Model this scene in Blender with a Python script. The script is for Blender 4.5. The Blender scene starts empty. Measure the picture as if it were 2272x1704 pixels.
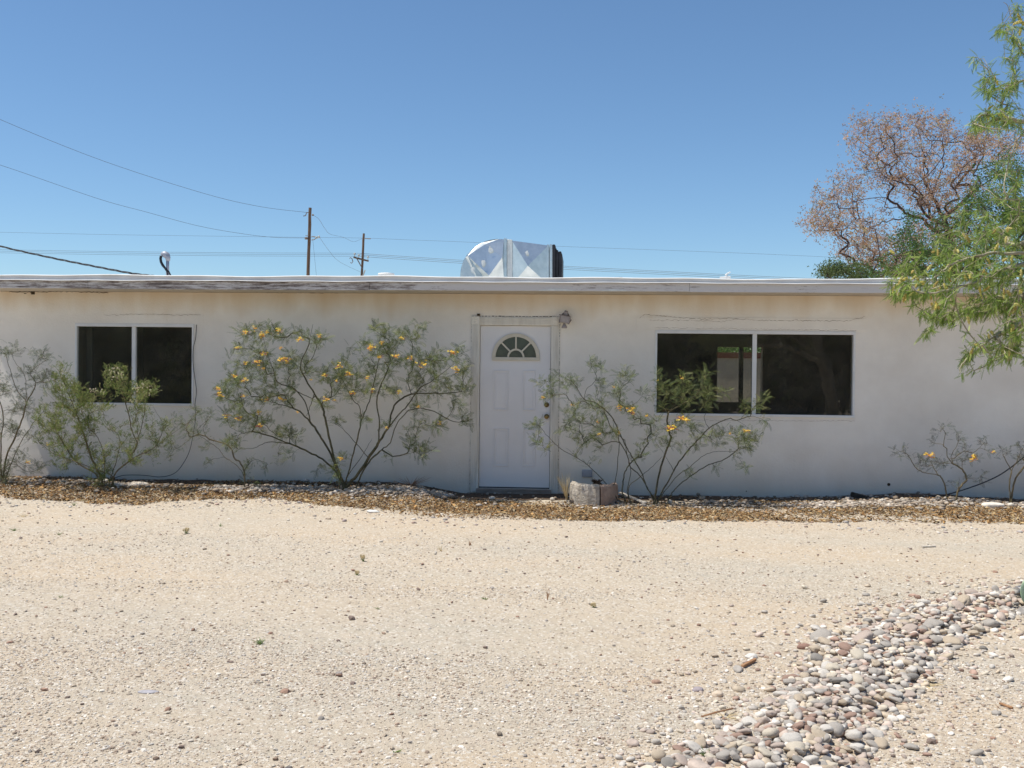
import bpy, math, random
import numpy as np
from mathutils import Vector, Matrix
random.seed(7); rng = np.random.default_rng(7)
R = math.radians
sc = bpy.context.scene
col = sc.collection

# ------------------------------------------------------------------ camera
FPX, CX, CY = 2272.0, 1136.0, 852.0
CAM = Vector((0.0, -12.8, 1.6))
YAW, PITCH, ROLL = R(4.0), R(1.0), R(0.6)
fw = Vector((-math.sin(YAW)*math.cos(PITCH), math.cos(YAW)*math.cos(PITCH), -math.sin(PITCH)))
r0 = fw.cross(Vector((0, 0, 1))).normalized(); u0 = r0.cross(fw)
rt = r0*math.cos(ROLL) + u0*math.sin(ROLL)
up = u0*math.cos(ROLL) - r0*math.sin(ROLL)
cd = bpy.data.cameras.new('camera'); cam = bpy.data.objects.new('camera', cd); col.objects.link(cam)
cam.matrix_world = Matrix(((rt.x, up.x, -fw.x, CAM.x), (rt.y, up.y, -fw.y, CAM.y), (rt.z, up.z, -fw.z, CAM.z), (0, 0, 0, 1)))
cd.sensor_width = 36; cd.lens = 36*FPX/2272; cd.clip_end = 9000; cd.clip_start = 0.05
sc.camera = cam

def ray(px, py):
    return fw + rt*((px-CX)/FPX) + up*((CY-py)/FPX)
def P(px, py, Y):
    d = ray(px, py); t = (Y-CAM.y)/d.y
    return CAM + d*t
def PX(px, py, Y): return P(px, py, Y).x
def PZ(px, py, Y): return P(px, py, Y).z

# ------------------------------------------------------------------ ground height
_k = rng.normal(size=(14, 2)); _k /= np.linalg.norm(_k, axis=1)[:, None]
_f = np.geomspace(.5, 7, 14); _p = rng.uniform(0, 6.28, 14)
def wob(x, y, lo=0, hi=14):
    s = 0
    for i in range(lo, hi):
        s = s + np.sin((x*_k[i, 0]+y*_k[i, 1])*_f[i]*1.7+_p[i])/_f[i]**.9
    return s*.35
XDOOR = PX(1142, 1090, 0)
def sm(a, b, v):
    t = np.clip((v-a)/(b-a), 0, 1); return t*t*(3-2*t)
def H(x, y):
    x = np.asarray(x, float); y = np.asarray(y, float)
    near = sm(-2.0, -.5, y)*(1-sm(3.0, 6.0, y))
    left = 1-sm(XDOOR-1.4, XDOOR-.5, x)
    right = np.exp(-((x-4.2)/1.1)**2)*.07 + np.exp(-((x-6.5)/.9)**2)*.03
    h = near*(left*.10 + right)
    fade = 1-sm(14, 60, np.hypot(x, y))
    h = h + fade*(wob(x, y, 0, 6)*.012 + wob(x*1.3+4, y*1.9, 3, 14)*.005)
    h = h + near*wob(x*2.5, y*2.5, 2, 14)*.014*sm(-1.9, -1.2, y)
    h = h + pile_h(x, y)
    return h
def G(px, py, dz=0.0):
    z = 0.0
    d = ray(px, py)
    for _ in range(4):
        t = (z-CAM.z)/d.z; q = CAM+d*t
        z = float(H(q.x, q.y))+dz
    return Vector((q.x, q.y, z))
def pile_h(x, y): return 0*x
PILE_PX = [(2330, 1300), (2200, 1312), (2040, 1338), (1930, 1375), (1800, 1425), (1770, 1470), (1760, 1500), (1700, 1560), (1640, 1600),
           (1580, 1640), (1500, 1668), (1420, 1700), (1380, 1760), (1900, 1790), (1935, 1704), (1960, 1640), (1985, 1600), (2040, 1560), (2080, 1500), (2130, 1440), (2200, 1400), (2250, 1370), (2330, 1350)]
PILE = np.array([tuple(G(*p).xy) for p in PILE_PX])
def inpoly(x, y, poly):
    c = np.zeros(x.shape, bool); n = len(poly)
    for i in range(n):
        x1, y1 = poly[i]; x2, y2 = poly[(i+1) % n]
        if y1 == y2: continue
        m = ((y1 > y) != (y2 > y)) & (x < (x2-x1)*(y-y1)/(y2-y1)+x1); c ^= m
    return c
def edist(x, y, poly):
    d = np.full(x.shape, 1e9); n = len(poly)
    for i in range(n):
        a = poly[i]; b = poly[(i+1) % n]; ab = b-a
        t = np.clip(((x-a[0])*ab[0]+(y-a[1])*ab[1])/(ab@ab), 0, 1)
        d = np.minimum(d, np.hypot(x-a[0]-t*ab[0], y-a[1]-t*ab[1]))
    return d
def pile_h(x, y):
    x = np.asarray(x, float); y = np.asarray(y, float)
    d = edist(x, y, PILE)
    return np.where(inpoly(x, y, PILE), sm(0, .35, d)*.045, 0)

# ------------------------------------------------------------------ object helpers
def tag(o, label=None, cat=None, group=None, kind=None):
    if label: o['label'] = label
    if cat: o['category'] = cat
    if group: o['group'] = group
    if kind: o['kind'] = kind
    return o
def empty(name, loc, label=None, cat=None, group=None):
    o = bpy.data.objects.new(name, None); col.objects.link(o); o.location = loc
    o.empty_display_size = .2
    tag(o, label, cat, group); return o
class MB:
    def __init__(s): s.v = []; s.f = []; s.c = []
    def add(s, V, F):
        n = len(s.v); s.v += [tuple(q) for q in V]; s.f += [tuple(i+n for i in f) for f in F]
    def box(s, x0, x1, y0, y1, z0, z1):
        s.add([(x0,y0,z0),(x1,y0,z0),(x1,y1,z0),(x0,y1,z0),(x0,y0,z1),(x1,y0,z1),(x1,y1,z1),(x0,y1,z1)],
              [(0,3,2,1),(4,5,6,7),(0,1,5,4),(1,2,6,5),(2,3,7,6),(3,0,4,7)])
    def obox(s, c, ax, hs):            # oriented box: centre, 3 axes, half sizes
        V = []
        for k in range(8):
            q = Vector(c)
            for a in range(3): q += ax[a]*hs[a]*(1 if (k >> a) & 1 else -1)
            V.append(q)
        s.add(V, [(0,2,3,1),(4,5,7,6),(0,1,5,4),(2,6,7,3),(0,4,6,2),(1,3,7,5)])
    def tube(s, pts, rad, n=6, cap=True):
        pts = [Vector(p) for p in pts]
        if len(pts) < 2: return
        if not hasattr(rad, '__len__'): rad = [rad]*len(pts)
        V = []; F = []; nrm = None
        for i, p in enumerate(pts):
            t = (pts[min(i+1, len(pts)-1)]-pts[max(i-1, 0)])
            if t.length < 1e-9: t = Vector((0, 0, 1))
            t.normalize()
            if nrm is None:
                nrm = t.orthogonal().normalized()
            nrm = (nrm - t*nrm.dot(t))
            if nrm.length < 1e-6: nrm = t.orthogonal()
            nrm.normalize(); b = t.cross(nrm)
            for k in range(n):
                a = 2*math.pi*k/n; V.append(p+(nrm*math.cos(a)+b*math.sin(a))*rad[i])
            if i:
                o = (i-1)*n
                for k in range(n): F.append((o+k, o+(k+1) % n, o+n+(k+1) % n, o+n+k))
        if cap:
            F.append(tuple(range(n-1, -1, -1))); o = (len(pts)-1)*n; F.append(tuple(range(o, o+n)))
        s.add(V, F)
    def lathe(s, c, prof, n=16, axis='z'):   # prof list of (r, h)
        V = []; F = []; m = len(prof)
        for r, h in prof:
            for k in range(n):
                a = 2*math.pi*k/n; x, y = r*math.cos(a), r*math.sin(a)
                q = (x, y, h) if axis == 'z' else (x, -h, y)
                V.append((c[0]+q[0], c[1]+q[1], c[2]+q[2]))
        for i in range(m-1):
            for k in range(n):
                F.append((i*n+k, i*n+(k+1) % n, (i+1)*n+(k+1) % n, (i+1)*n+k))
        F.append(tuple(range(n-1, -1, -1))); F.append(tuple(range((m-1)*n, m*n)))
        s.add(V, F)
    def build(s, name, m, parent=None, smooth=False, bevel=0):
        me = bpy.data.meshes.new(name); me.from_pydata(s.v, [], s.f); me.update()
        o = bpy.data.objects.new(name, me); col.objects.link(o)
        if m: me.materials.append(m)
        if smooth: me.polygons.foreach_set('use_smooth', [True]*len(me.polygons))
        if parent:
            o.parent = parent
            wl = Vector((0, 0, 0)); p = parent
            while p: wl += Vector(p.location); p = p.parent
            me.transform(Matrix.Translation(-wl))
        if bevel:
            b = o.modifiers.new('bevel', 'BEVEL'); b.width = bevel; b.segments = 2; b.limit_method = 'ANGLE'
        return o
def npmesh(name, V, F, m, parent=None, smooth=False, cols=None):
    me = bpy.data.meshes.new(name)
    V = np.asarray(V, np.float32); F = np.asarray(F, np.int32); k = F.shape[1]
    if parent:
        wl = Vector((0, 0, 0)); p = parent
        while p: wl += Vector(p.location); p = p.parent
        V = V-np.array(wl, np.float32)
    me.vertices.add(len(V)); me.vertices.foreach_set('co', V.ravel())
    me.loops.add(F.size); me.loops.foreach_set('vertex_index', F.ravel())
    me.polygons.add(len(F)); me.polygons.foreach_set('loop_start', np.arange(0, F.size, k, dtype=np.int32))
    me.polygons.foreach_set('loop_total', np.full(len(F), k, np.int32))
    me.polygons.foreach_set('use_smooth', np.full(len(F), smooth))
    me.update(calc_edges=True)
    if cols is not None:
        a = me.color_attributes.new('tint', 'FLOAT_COLOR', 'POINT')
        c = np.ones((len(V), 4), np.float32); c[:, :3] = cols; a.data.foreach_set('color', c.ravel())
    me.materials.append(m)
    o = bpy.data.objects.new(name, me); col.objects.link(o)
    if parent: o.parent = parent
    return o
def inst(tv, tf, pos, rot, scl):
    tv = np.asarray(tv, float); tf = np.asarray(tf)
    pos = np.asarray(pos, float); n = len(pos)
    scl = np.asarray(scl, float)
    if scl.ndim == 1: scl = np.repeat(scl[:, None], 3, 1)
    V = tv[None]*scl[:, None, :]
    V = np.einsum('nij,nkj->nki', rot, V)+pos[:, None, :]
    F = tf[None]+(np.arange(n)*len(tv))[:, None, None]
    return V.reshape(-1, 3), F.reshape(-1, tf.shape[1])
def rotm(dirs, roll=None):
    """x axis along dirs, random roll; z kept up-ish when roll=None"""
    d = np.asarray(dirs, float); d = d/np.linalg.norm(d, axis=1)[:, None]
    upv = np.tile([0, 0, 1.], (len(d), 1)); upv[np.abs(d[:, 2]) > .97] = [0, 1, 0]
    y = np.cross(upv, d); y /= np.linalg.norm(y, axis=1)[:, None]; z = np.cross(d, y)
    if roll is not None:
        c, s = np.cos(roll)[:, None], np.sin(roll)[:, None]
        y, z = y*c+z*s, z*c-y*s
    return np.stack([d, y, z], axis=2)
def zrot(a):
    c, s, o, l = np.cos(a), np.sin(a), np.zeros_like(a), np.ones_like(a)
    return np.stack([np.stack([c, -s, o], 1), np.stack([s, c, o], 1), np.stack([o, o, l], 1)], 1)

# ------------------------------------------------------------------ materials
def newmat(name):
    m = bpy.data.materials.new(name); m.use_nodes = True
    nt = m.node_tree; b = nt.nodes['Principled BSDF']; return m, nt, b
def mat(name, c1, c2=None, scale=4.0, rough=.85, bump=0, bscale=60, metal=0, det=5, stretch=(1, 1, 1), spec=.3, coords='Object', bdist=.01, contrast=(.35, .65), tint=None):
    m, nt, b = newmat(name); L = nt.links; N = nt.nodes
    b.inputs['Roughness'].default_value = rough; b.inputs['Metallic'].default_value = metal
    b.inputs['Specular IOR Level'].default_value = spec
    tc = N.new('ShaderNodeTexCoord'); mp = N.new('ShaderNodeMapping'); mp.inputs['Scale'].default_value = stretch
    L.new(tc.outputs[coords], mp.inputs[0])
    if c2 is None: b.inputs['Base Color'].default_value = (*c1, 1); out = None
    else:
        n = N.new('ShaderNodeTexNoise'); n.inputs['Scale'].default_value = scale; n.inputs['Detail'].default_value = det
        n.inputs['Roughness'].default_value = .6
        L.new(mp.outputs[0], n.inputs[0])
        r = N.new('ShaderNodeValToRGB'); r.color_ramp.elements[0].position = contrast[0]; r.color_ramp.elements[1].position = contrast[1]
        r.color_ramp.elements[0].color = (*c1, 1); r.color_ramp.elements[1].color = (*c2, 1)
        L.new(n.outputs['Fac'], r.inputs[0]); L.new(r.outputs[0], b.inputs['Base Color'])
    if bump:
        n2 = N.new('ShaderNodeTexNoise'); n2.inputs['Scale'].default_value = bscale; n2.inputs['Detail'].default_value = 4
        L.new(mp.outputs[0], n2.inputs[0])
        bp = N.new('ShaderNodeBump'); bp.inputs['Strength'].default_value = bump; bp.inputs['Distance'].default_value = bdist
        L.new(n2.outputs['Fac'], bp.inputs['Height']); L.new(bp.outputs[0], b.inputs['Normal'])
    return m
def tintmat(name, rough=.8, bump=0, transl=0, spec=.2, bscale=80, var=None):
    m, nt, b = newmat(name); L = nt.links; N = nt.nodes
    a = N.new('ShaderNodeAttribute'); a.attribute_name = 'tint'
    src = a.outputs['Color']
    if var:
        tc = N.new('ShaderNodeTexCoord'); n = N.new('ShaderNodeTexNoise'); n.inputs['Scale'].default_value = var; n.inputs['Detail'].default_value = 4
        L.new(tc.outputs['Object'], n.inputs[0])
        mr = N.new('ShaderNodeMapRange'); mr.inputs[3].default_value = .72; mr.inputs[4].default_value = 1.28; mr.inputs[1].default_value = .3; mr.inputs[2].default_value = .7
        L.new(n.outputs['Fac'], mr.inputs[0])
        vm = N.new('ShaderNodeVectorMath'); vm.operation = 'SCALE'; L.new(src, vm.inputs[0]); L.new(mr.outputs[0], vm.inputs['Scale']); src = vm.outputs[0]
    L.new(src, b.inputs['Base Color']); b.inputs['Roughness'].default_value = rough
    b.inputs['Specular IOR Level'].default_value = spec
    if bump:
        tc = N.new('ShaderNodeTexCoord'); n = N.new('ShaderNodeTexNoise'); n.inputs['Scale'].default_value = bscale
        L.new(tc.outputs['Object'], n.inputs[0]); bp = N.new('ShaderNodeBump'); bp.inputs['Strength'].default_value = bump; bp.inputs['Distance'].default_value = .01
        L.new(n.outputs['Fac'], bp.inputs['Height']); L.new(bp.outputs[0], b.inputs['Normal'])
    if transl:
        t = N.new('ShaderNodeBsdfTranslucent'); L.new(src, t.inputs[0]); mx = N.new('ShaderNodeMixShader'); mx.inputs[0].default_value = transl
        o = N['Material Output']; L.new(b.outputs[0], mx.inputs[1]); L.new(t.outputs[0], mx.inputs[2]); L.new(mx.outputs[0], o.inputs[0])
    return m
M = {}
# wall stucco: off-white paint, faint blotches, uneven rust-coloured band below the eave
def stucco():
    m, nt, b = newmat('stucco'); L = nt.links; N = nt.nodes
    tc = N.new('ShaderNodeTexCoord')
    n = N.new('ShaderNodeTexNoise'); n.inputs['Scale'].default_value = 1.1; n.inputs['Detail'].default_value = 7; n.inputs['Roughness'].default_value = .6
    L.new(tc.outputs['Object'], n.inputs[0])
    r = N.new('ShaderNodeValToRGB'); e = r.color_ramp.elements; e[0].position = .32; e[1].position = .62
    e[0].color = (.75, .70, .63, 1); e[1].color = (.86, .82, .75, 1); L.new(n.outputs['Fac'], r.inputs[0])
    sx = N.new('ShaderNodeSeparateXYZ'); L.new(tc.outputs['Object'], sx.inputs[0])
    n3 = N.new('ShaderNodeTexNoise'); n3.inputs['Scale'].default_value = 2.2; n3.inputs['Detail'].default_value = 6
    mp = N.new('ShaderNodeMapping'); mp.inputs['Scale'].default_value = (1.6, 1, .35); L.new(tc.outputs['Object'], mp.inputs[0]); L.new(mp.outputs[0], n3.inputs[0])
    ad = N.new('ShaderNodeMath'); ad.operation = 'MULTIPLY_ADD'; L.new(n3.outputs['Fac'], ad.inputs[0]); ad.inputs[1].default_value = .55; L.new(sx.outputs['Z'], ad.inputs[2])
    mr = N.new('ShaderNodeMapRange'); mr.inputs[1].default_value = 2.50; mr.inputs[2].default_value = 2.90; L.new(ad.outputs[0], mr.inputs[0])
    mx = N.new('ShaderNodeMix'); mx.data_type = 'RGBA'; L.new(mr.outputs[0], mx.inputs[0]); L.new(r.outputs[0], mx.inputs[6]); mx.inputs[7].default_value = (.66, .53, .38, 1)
    # splash dirt just above the soil; extra warm colour offsets the blue skylight
    mr2 = N.new('ShaderNodeMapRange'); mr2.inputs[1].default_value = .75; mr2.inputs[2].default_value = .25; mr2.inputs[4].default_value = .6; L.new(ad.outputs[0], mr2.inputs[0])
    mx2 = N.new('ShaderNodeMix'); mx2.data_type = 'RGBA'; L.new(mr2.outputs[0], mx2.inputs[0]); L.new(mx.outputs[2], mx2.inputs[6]); mx2.inputs[7].default_value = (.66, .56, .45, 1)
    L.new(mx2.outputs[2], b.inputs['Base Color']); b.inputs['Roughness'].default_value = .92; b.inputs['Specular IOR Level'].default_value = .15
    n2 = N.new('ShaderNodeTexNoise'); n2.inputs['Scale'].default_value = 38; n2.inputs['Detail'].default_value = 5; n2.inputs['Roughness'].default_value = .65
    L.new(tc.outputs['Object'], n2.inputs[0]); bp = N.new('ShaderNodeBump'); bp.inputs['Strength'].default_value = .55; bp.inputs['Distance'].default_value = .008
    n4 = N.new('ShaderNodeTexNoise'); n4.inputs['Scale'].default_value = 2.5; L.new(tc.outputs['Object'], n4.inputs[0])
    bp2 = N.new('ShaderNodeBump'); bp2.inputs['Strength'].default_value = .5; bp2.inputs['Distance'].default_value = .03
    L.new(n2.outputs['Fac'], bp.inputs['Height']); L.new(n4.outputs['Fac'], bp2.inputs['Height']); L.new(bp.outputs[0], bp2.inputs['Normal'])
    L.new(bp2.outputs[0], b.inputs['Normal']); return m
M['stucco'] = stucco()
def fascia():
    m, nt, b = newmat('peeling_fascia'); L = nt.links; N = nt.nodes
    tc = N.new('ShaderNodeTexCoord'); mp = N.new('ShaderNodeMapping'); mp.inputs['Scale'].default_value = (.9, 1, 9); L.new(tc.outputs['Object'], mp.inputs[0])
    n = N.new('ShaderNodeTexNoise'); n.inputs['Scale'].default_value = 4.2; n.inputs['Detail'].default_value = 12; n.inputs['Roughness'].default_value = .82; L.new(mp.outputs[0], n.inputs[0])
    big = N.new('ShaderNodeTexNoise'); big.inputs['Scale'].default_value = .55; big.inputs['Detail'].default_value = 2; L.new(tc.outputs['Object'], big.inputs[0])
    sx = N.new('ShaderNodeSeparateXYZ'); L.new(tc.outputs['Object'], sx.inputs[0])
    gr = N.new('ShaderNodeMapRange'); gr.inputs[1].default_value = -1.0; gr.inputs[2].default_value = -3.0; gr.inputs[3].default_value = .005; gr.inputs[4].default_value = .085; L.new(sx.outputs['X'], gr.inputs[0])
    ad = N.new('ShaderNodeMath'); ad.operation = 'MULTIPLY_ADD'; L.new(big.outputs['Fac'], ad.inputs[0]); ad.inputs[1].default_value = .35; L.new(n.outputs['Fac'], ad.inputs[2])
    ad2 = N.new('ShaderNodeMath'); L.new(ad.outputs[0], ad2.inputs[0]); L.new(gr.outputs[0], ad2.inputs[1])
    r = N.new('ShaderNodeValToRGB'); e = r.color_ramp.elements; e[0].position = .72; e[0].color = (.62, .59, .57, 1); e[1].position = .80; e[1].color = (.27, .23, .21, 1)
    e3 = e.new(.745); e3.color = (.42, .38, .36, 1)
    e4 = e.new(.86); e4.color = (.09, .07, .06, 1)
    L.new(ad2.outputs[0], r.inputs[0]); L.new(r.outputs[0], b.inputs['Base Color']); b.inputs['Roughness'].default_value = .85
    bp = N.new('ShaderNodeBump'); bp.inputs['Strength'].default_value = .6; bp.inputs['Distance'].default_value = .006; bp.invert = True
    L.new(ad2.outputs[0], bp.inputs['Height']); L.new(bp.outputs[0], b.inputs['Normal']); return m
M['fascia'] = fascia()
M['flashing'] = mat('roof_flashing', (.62, .61, .60), (.75, .75, .74), 3, .55, .3, 30, spec=.4)
M['roofcoat'] = mat('roof_coating', (.66, .65, .62), (.8, .8, .79), 1.5, .7, .4, 20)
M['soffit'] = mat('soffit_boards', (.45, .40, .34), (.58, .53, .46), 6, .9, .3, 40, stretch=(.5, 6, 1))
M['trim'] = mat('chalky_white_trim', (.62, .58, .51), (.80, .77, .70), 14, .85, .3, 80, stretch=(1, 1, .12), contrast=(.3, .55))
M['door'] = mat('white_door_paint', (.76, .75, .75), (.80, .79, .79), 2.0, .5, .1, 12, spec=.4)
M['vinyl'] = mat('window_frame_white', (.70, .70, .69), (.78, .78, .77), 5, .45)
M['almond'] = mat('almond_plastic', (.60, .55, .45), (.66, .62, .52), 6, .5)
M['brass'] = mat('tarnished_brass', (.35, .25, .10), (.18, .13, .06), 30, .4, metal=.8)
M['darkmetal'] = mat('rusted_lamp_metal', (.10, .085, .08), (.28, .24, .23), 25, .6)
M['lampshade'] = mat('weathered_lamp_glass', (.32, .28, .27), (.46, .41, .39), 12, .4)
M['threshold'] = mat('threshold_wood', (.20, .16, .13), (.34, .29, .25), 12, .9, .4, 60, stretch=(.3, 1, 3))
M['rubber'] = mat('black_rubber', (.015, .015, .017), (.035, .035, .04), 8, .55)
M['crack'] = mat('crack_shadow', (.26, .20, .15), (.36, .29, .22), 20, 1)
M['hole'] = mat('dark_gap_shadow', (.04, .03, .02), (.08, .06, .04), 30, 1)
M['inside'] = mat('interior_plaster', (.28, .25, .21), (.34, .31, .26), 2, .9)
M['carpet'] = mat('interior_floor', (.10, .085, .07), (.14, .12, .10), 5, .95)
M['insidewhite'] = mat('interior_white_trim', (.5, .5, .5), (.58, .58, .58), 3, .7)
def glassmat(name, tintc, extra=0.0):
    m, nt, b = newmat(name); L = nt.links; N = nt.nodes
    N.remove(b); o = N['Material Output']
    t = N.new('ShaderNodeBsdfTransparent'); t.inputs[0].default_value = (*tintc, 1)
    g = N.new('ShaderNodeBsdfGlossy'); g.inputs['Roughness'].default_value = .012; g.inputs['Color'].default_value = (1, 1, 1, 1)
    f = N.new('ShaderNodeFresnel'); f.inputs[0].default_value = 1.5
    ad = N.new('ShaderNodeMath'); ad.inputs[1].default_value = extra; L.new(f.outputs[0], ad.inputs[0])
    tc = N.new('ShaderNodeTexCoord'); n = N.new('ShaderNodeTexNoise'); n.inputs['Scale'].default_value = 1.6; L.new(tc.outputs['Object'], n.inputs[0])
    bp = N.new('ShaderNodeBump'); bp.inputs['Strength'].default_value = .06; bp.inputs['Distance'].default_value = .02; L.new(n.outputs['Fac'], bp.inputs['Height']); L.new(bp.outputs[0], g.inputs['Normal'])
    mx = N.new('ShaderNodeMixShader'); L.new(ad.outputs[0], mx.inputs[0]); L.new(t.outputs[0], mx.inputs[1]); L.new(g.outputs[0], mx.inputs[2])
    d = N.new('ShaderNodeBsdfDiffuse'); d.inputs[0].default_value = (.35, .32, .28, 1)
    n2 = N.new('ShaderNodeTexNoise'); n2.inputs['Scale'].default_value = 5; n2.inputs['Detail'].default_value = 6; L.new(tc.outputs['Object'], n2.inputs[0])
    mr = N.new('ShaderNodeMapRange'); mr.inputs[1].default_value = .35; mr.inputs[2].default_value = .8; mr.inputs[3].default_value = .045; mr.inputs[4].default_value = .10; L.new(n2.outputs['Fac'], mr.inputs[0])
    mx2 = N.new('ShaderNodeMixShader'); L.new(mr.outputs[0], mx2.inputs[0]); L.new(mx.outputs[0], mx2.inputs[1]); L.new(d.outputs[0], mx2.inputs[2])
    L.new(mx2.outputs[0], o.inputs[0]); return m
M['glass'] = glassmat('window_glass', (.74, .74, .69))
M['darkglass'] = mat('fanlight_glass', (.03, .035, .03), (.06, .07, .05), 9, .06, spec=.5)
M['galv'] = mat('galvanised_steel', (.60, .64, .64), (.72, .75, .74), 7, .30, .15, 9, metal=.85, contrast=(.4, .6))
M['galvw'] = mat('seam_sealant', (.60, .61, .58), (.72, .73, .70), 14, .7)
M['pvc'] = mat('grey_conduit', (.30, .31, .36), (.42, .43, .48), 10, .5, metal=.3)
M['cable'] = mat('black_cable', (.02, .022, .025), (.05, .052, .06), 12, .6)
M['wire'] = mat('line_wire', (.12, .12, .13), None, rough=.6)
M['polewood'] = mat('creosote_pole', (.10, .065, .045), (.22, .15, .11), 3, .95, .5, 8, stretch=(3, 3, .3))
M['insul'] = mat('glass_insulator', (.35, .38, .38), (.5, .5, .48), 3, .3)
M['concrete'] = mat('mossy_concrete', (.36, .31, .25), (.54, .48, .41), 11, .95, .9, 45, bdist=.015)
M['concrete2'] = mat('reddish_concrete', (.28, .20, .16), (.40, .30, .24), 9, .95, .8, 45, bdist=.012)
M['soil'] = mat('dark_soil', (.06, .042, .03), (.15, .10, .065), 20, 1, .8, 40)
M['drygrass'] = mat('dry_grass', (.55, .42, .22), (.72, .60, .38), 9, .9)
M['greengrass'] = mat('green_weed', (.10, .17, .04), (.22, .28, .08), 9, .8)
M['deadwood'] = mat('grey_dead_wood', (.40, .35, .30), (.55, .50, .44), 20, .9, .4, 60, stretch=(.3, 3, 3))
M['brownwood'] = mat('brown_wood_scrap', (.28, .14, .07), (.42, .24, .13), 20, .9, .4, 60)
M['blackwood'] = mat('charred_board', (.03, .025, .02), (.07, .06, .05), 20, .9)
M['stem'] = mat('olive_shrub_stem', (.050, .050, .026), (.12, .105, .06), 14, .85)
M['stem2'] = mat('grey_tan_stem', (.10, .08, .045), (.20, .16, .09), 14, .85)
M['bark'] = mat('mesquite_bark', (.22, .19, .12), (.46, .41, .30), 9, .9, .5, 40)
M['barkdark'] = mat('dark_bark', (.055, .035, .03), (.12, .08, .07), 5, .95, .5, 20)
M['leaf'] = tintmat('leaf', .65, 0, .35)
M['flower'] = tintmat('petal', .6, 0, .3)
M['stone'] = tintmat('stone', .85, .5, 0, .25, 45, var=22)
M['grit'] = tintmat('grit', .9, 0, 0, .15)
M['chip'] = tintmat('wood_chip', .9, 0, 0, .1)
M['cactus'] = mat('cactus_skin', (.36, .50, .30), (.48, .60, .40), 20, .55, .3, 40)
M['blockwall'] = mat('white_block_wall', (.36, .34, .31), (.44, .42, .38), 3, .9, .3, 30)
M['redcap'] = mat('red_brick_cap', (.13, .05, .035), (.18, .07, .05), 8, .9)

def sand():
    m, nt, b = newmat('sandy_ground'); L = nt.links; N = nt.nodes
    tc = N.new('ShaderNodeTexCoord')
    def noise(s, d=6, r=.6, stretch=None):
        n = N.new('ShaderNodeTexNoise'); n.inputs['Scale'].default_value = s; n.inputs['Detail'].default_value = d; n.inputs['Roughness'].default_value = r
        if stretch:
            mp = N.new('ShaderNodeMapping'); mp.inputs['Scale'].default_value = stretch; L.new(tc.outputs['Object'], mp.inputs[0]); L.new(mp.outputs[0], n.inputs[0])
        else: L.new(tc.outputs['Object'], n.inputs[0])
        return n
    def mix(f, a, bcol, mode='MIX'):
        x = N.new('ShaderNodeMix'); x.data_type = 'RGBA'; x.blend_type = mode
        if hasattr(f, 'links'): L.new(f, x.inputs[0])
        else: x.inputs[0].default_value = f
        for s, k in ((a, 6), (bcol, 7)):
            if hasattr(s, 'links'): L.new(s, x.inputs[k])
            else: x.inputs[k].default_value = (*s, 1)
        return x.outputs[2]
    def ramp(src, p0, p1, v0=0, v1=1):
        r = N.new('ShaderNodeMapRange'); r.inputs[1].default_value = p0; r.inputs[2].default_value = p1; r.inputs[3].default_value = v0; r.inputs[4].default_value = v1
        L.new(src, r.inputs[0]); return r.outputs[0]
    n1 = noise(.55, 5, .55, (.6, 1.5, 1)); n2 = noise(7, 6, .7); n3 = noise(90, 4, .7)
    c = mix(ramp(n1.outputs['Fac'], .38, .62), (.555, .435, .305), (.48, .43, .35))
    c = mix(ramp(n2.outputs['Fac'], .3, .7), c, (.565, .475, .375), 'MIX')
    c = mix(ramp(n3.outputs['Fac'], .58, .78, 0, .5), c, (.34, .27, .20))
    c = mix(ramp(n3.outputs['Fac'], .42, .25, 0, .6), c, (.70, .64, .55))
    v = N.new('ShaderNodeTexVoronoi'); v.inputs['Scale'].default_value = 70; L.new(tc.outputs['Object'], v.inputs[0])
    sc_ = N.new('ShaderNodeSeparateColor'); L.new(v.outputs['Color'], sc_.inputs[0])
    c = mix(ramp(sc_.outputs[0], .88, .91, 0, .6), c, (.36, .29, .23))
    c = mix(ramp(sc_.outputs[1], .84, .88, 0, .8), c, (.68, .62, .54))
    L.new(c, b.inputs['Base Color']); b.inputs['Roughness'].default_value = .95; b.inputs['Specular IOR Level'].default_value = .1
    b1 = N.new('ShaderNodeBump'); b1.inputs['Strength'].default_value = .8; b1.inputs['Distance'].default_value = .012
    L.new(n3.outputs['Fac'], b1.inputs['Height'])
    b2 = N.new('ShaderNodeBump'); b2.inputs['Strength'].default_value = .7; b2.inputs['Distance'].default_value = .03; L.new(n2.outputs['Fac'], b2.inputs['Height']); L.new(b1.outputs[0], b2.inputs['Normal'])
    L.new(b2.outputs[0], b.inputs['Normal']); return m
M['sand'] = sand()

# ------------------------------------------------------------------ world + sun
SUN = Vector((-.44, -.07, 1)).normalized()
elev = math.asin(SUN.z)
w = bpy.data.worlds.new('World'); sc.world = w; w.use_nodes = True
nt = w.node_tree; bg = nt.nodes['Background']; sky = nt.nodes.new('ShaderNodeTexSky'); sky.sky_type = 'NISHITA'
sky.sun_disc = False; sky.sun_elevation = elev; sky.sun_rotation = math.atan2(SUN.x, SUN.y)
sky.altitude = 700; sky.air_density = 1.0; sky.dust_density = .3; sky.ozone_density = 8.0
wb = nt.nodes.new('ShaderNodeVectorMath'); wb.operation = 'MULTIPLY'; wb.inputs[1].default_value = (1.0, 1.022, .96)
nt.links.new(sky.outputs[0], wb.inputs[0]); nt.links.new(wb.outputs[0], bg.inputs[0]); bg.inputs[1].default_value = .112
sl = bpy.data.lights.new('sun', 'SUN'); sl.energy = 4.4; sl.angle = R(.53); sl.color = (1, .955, .85)
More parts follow.
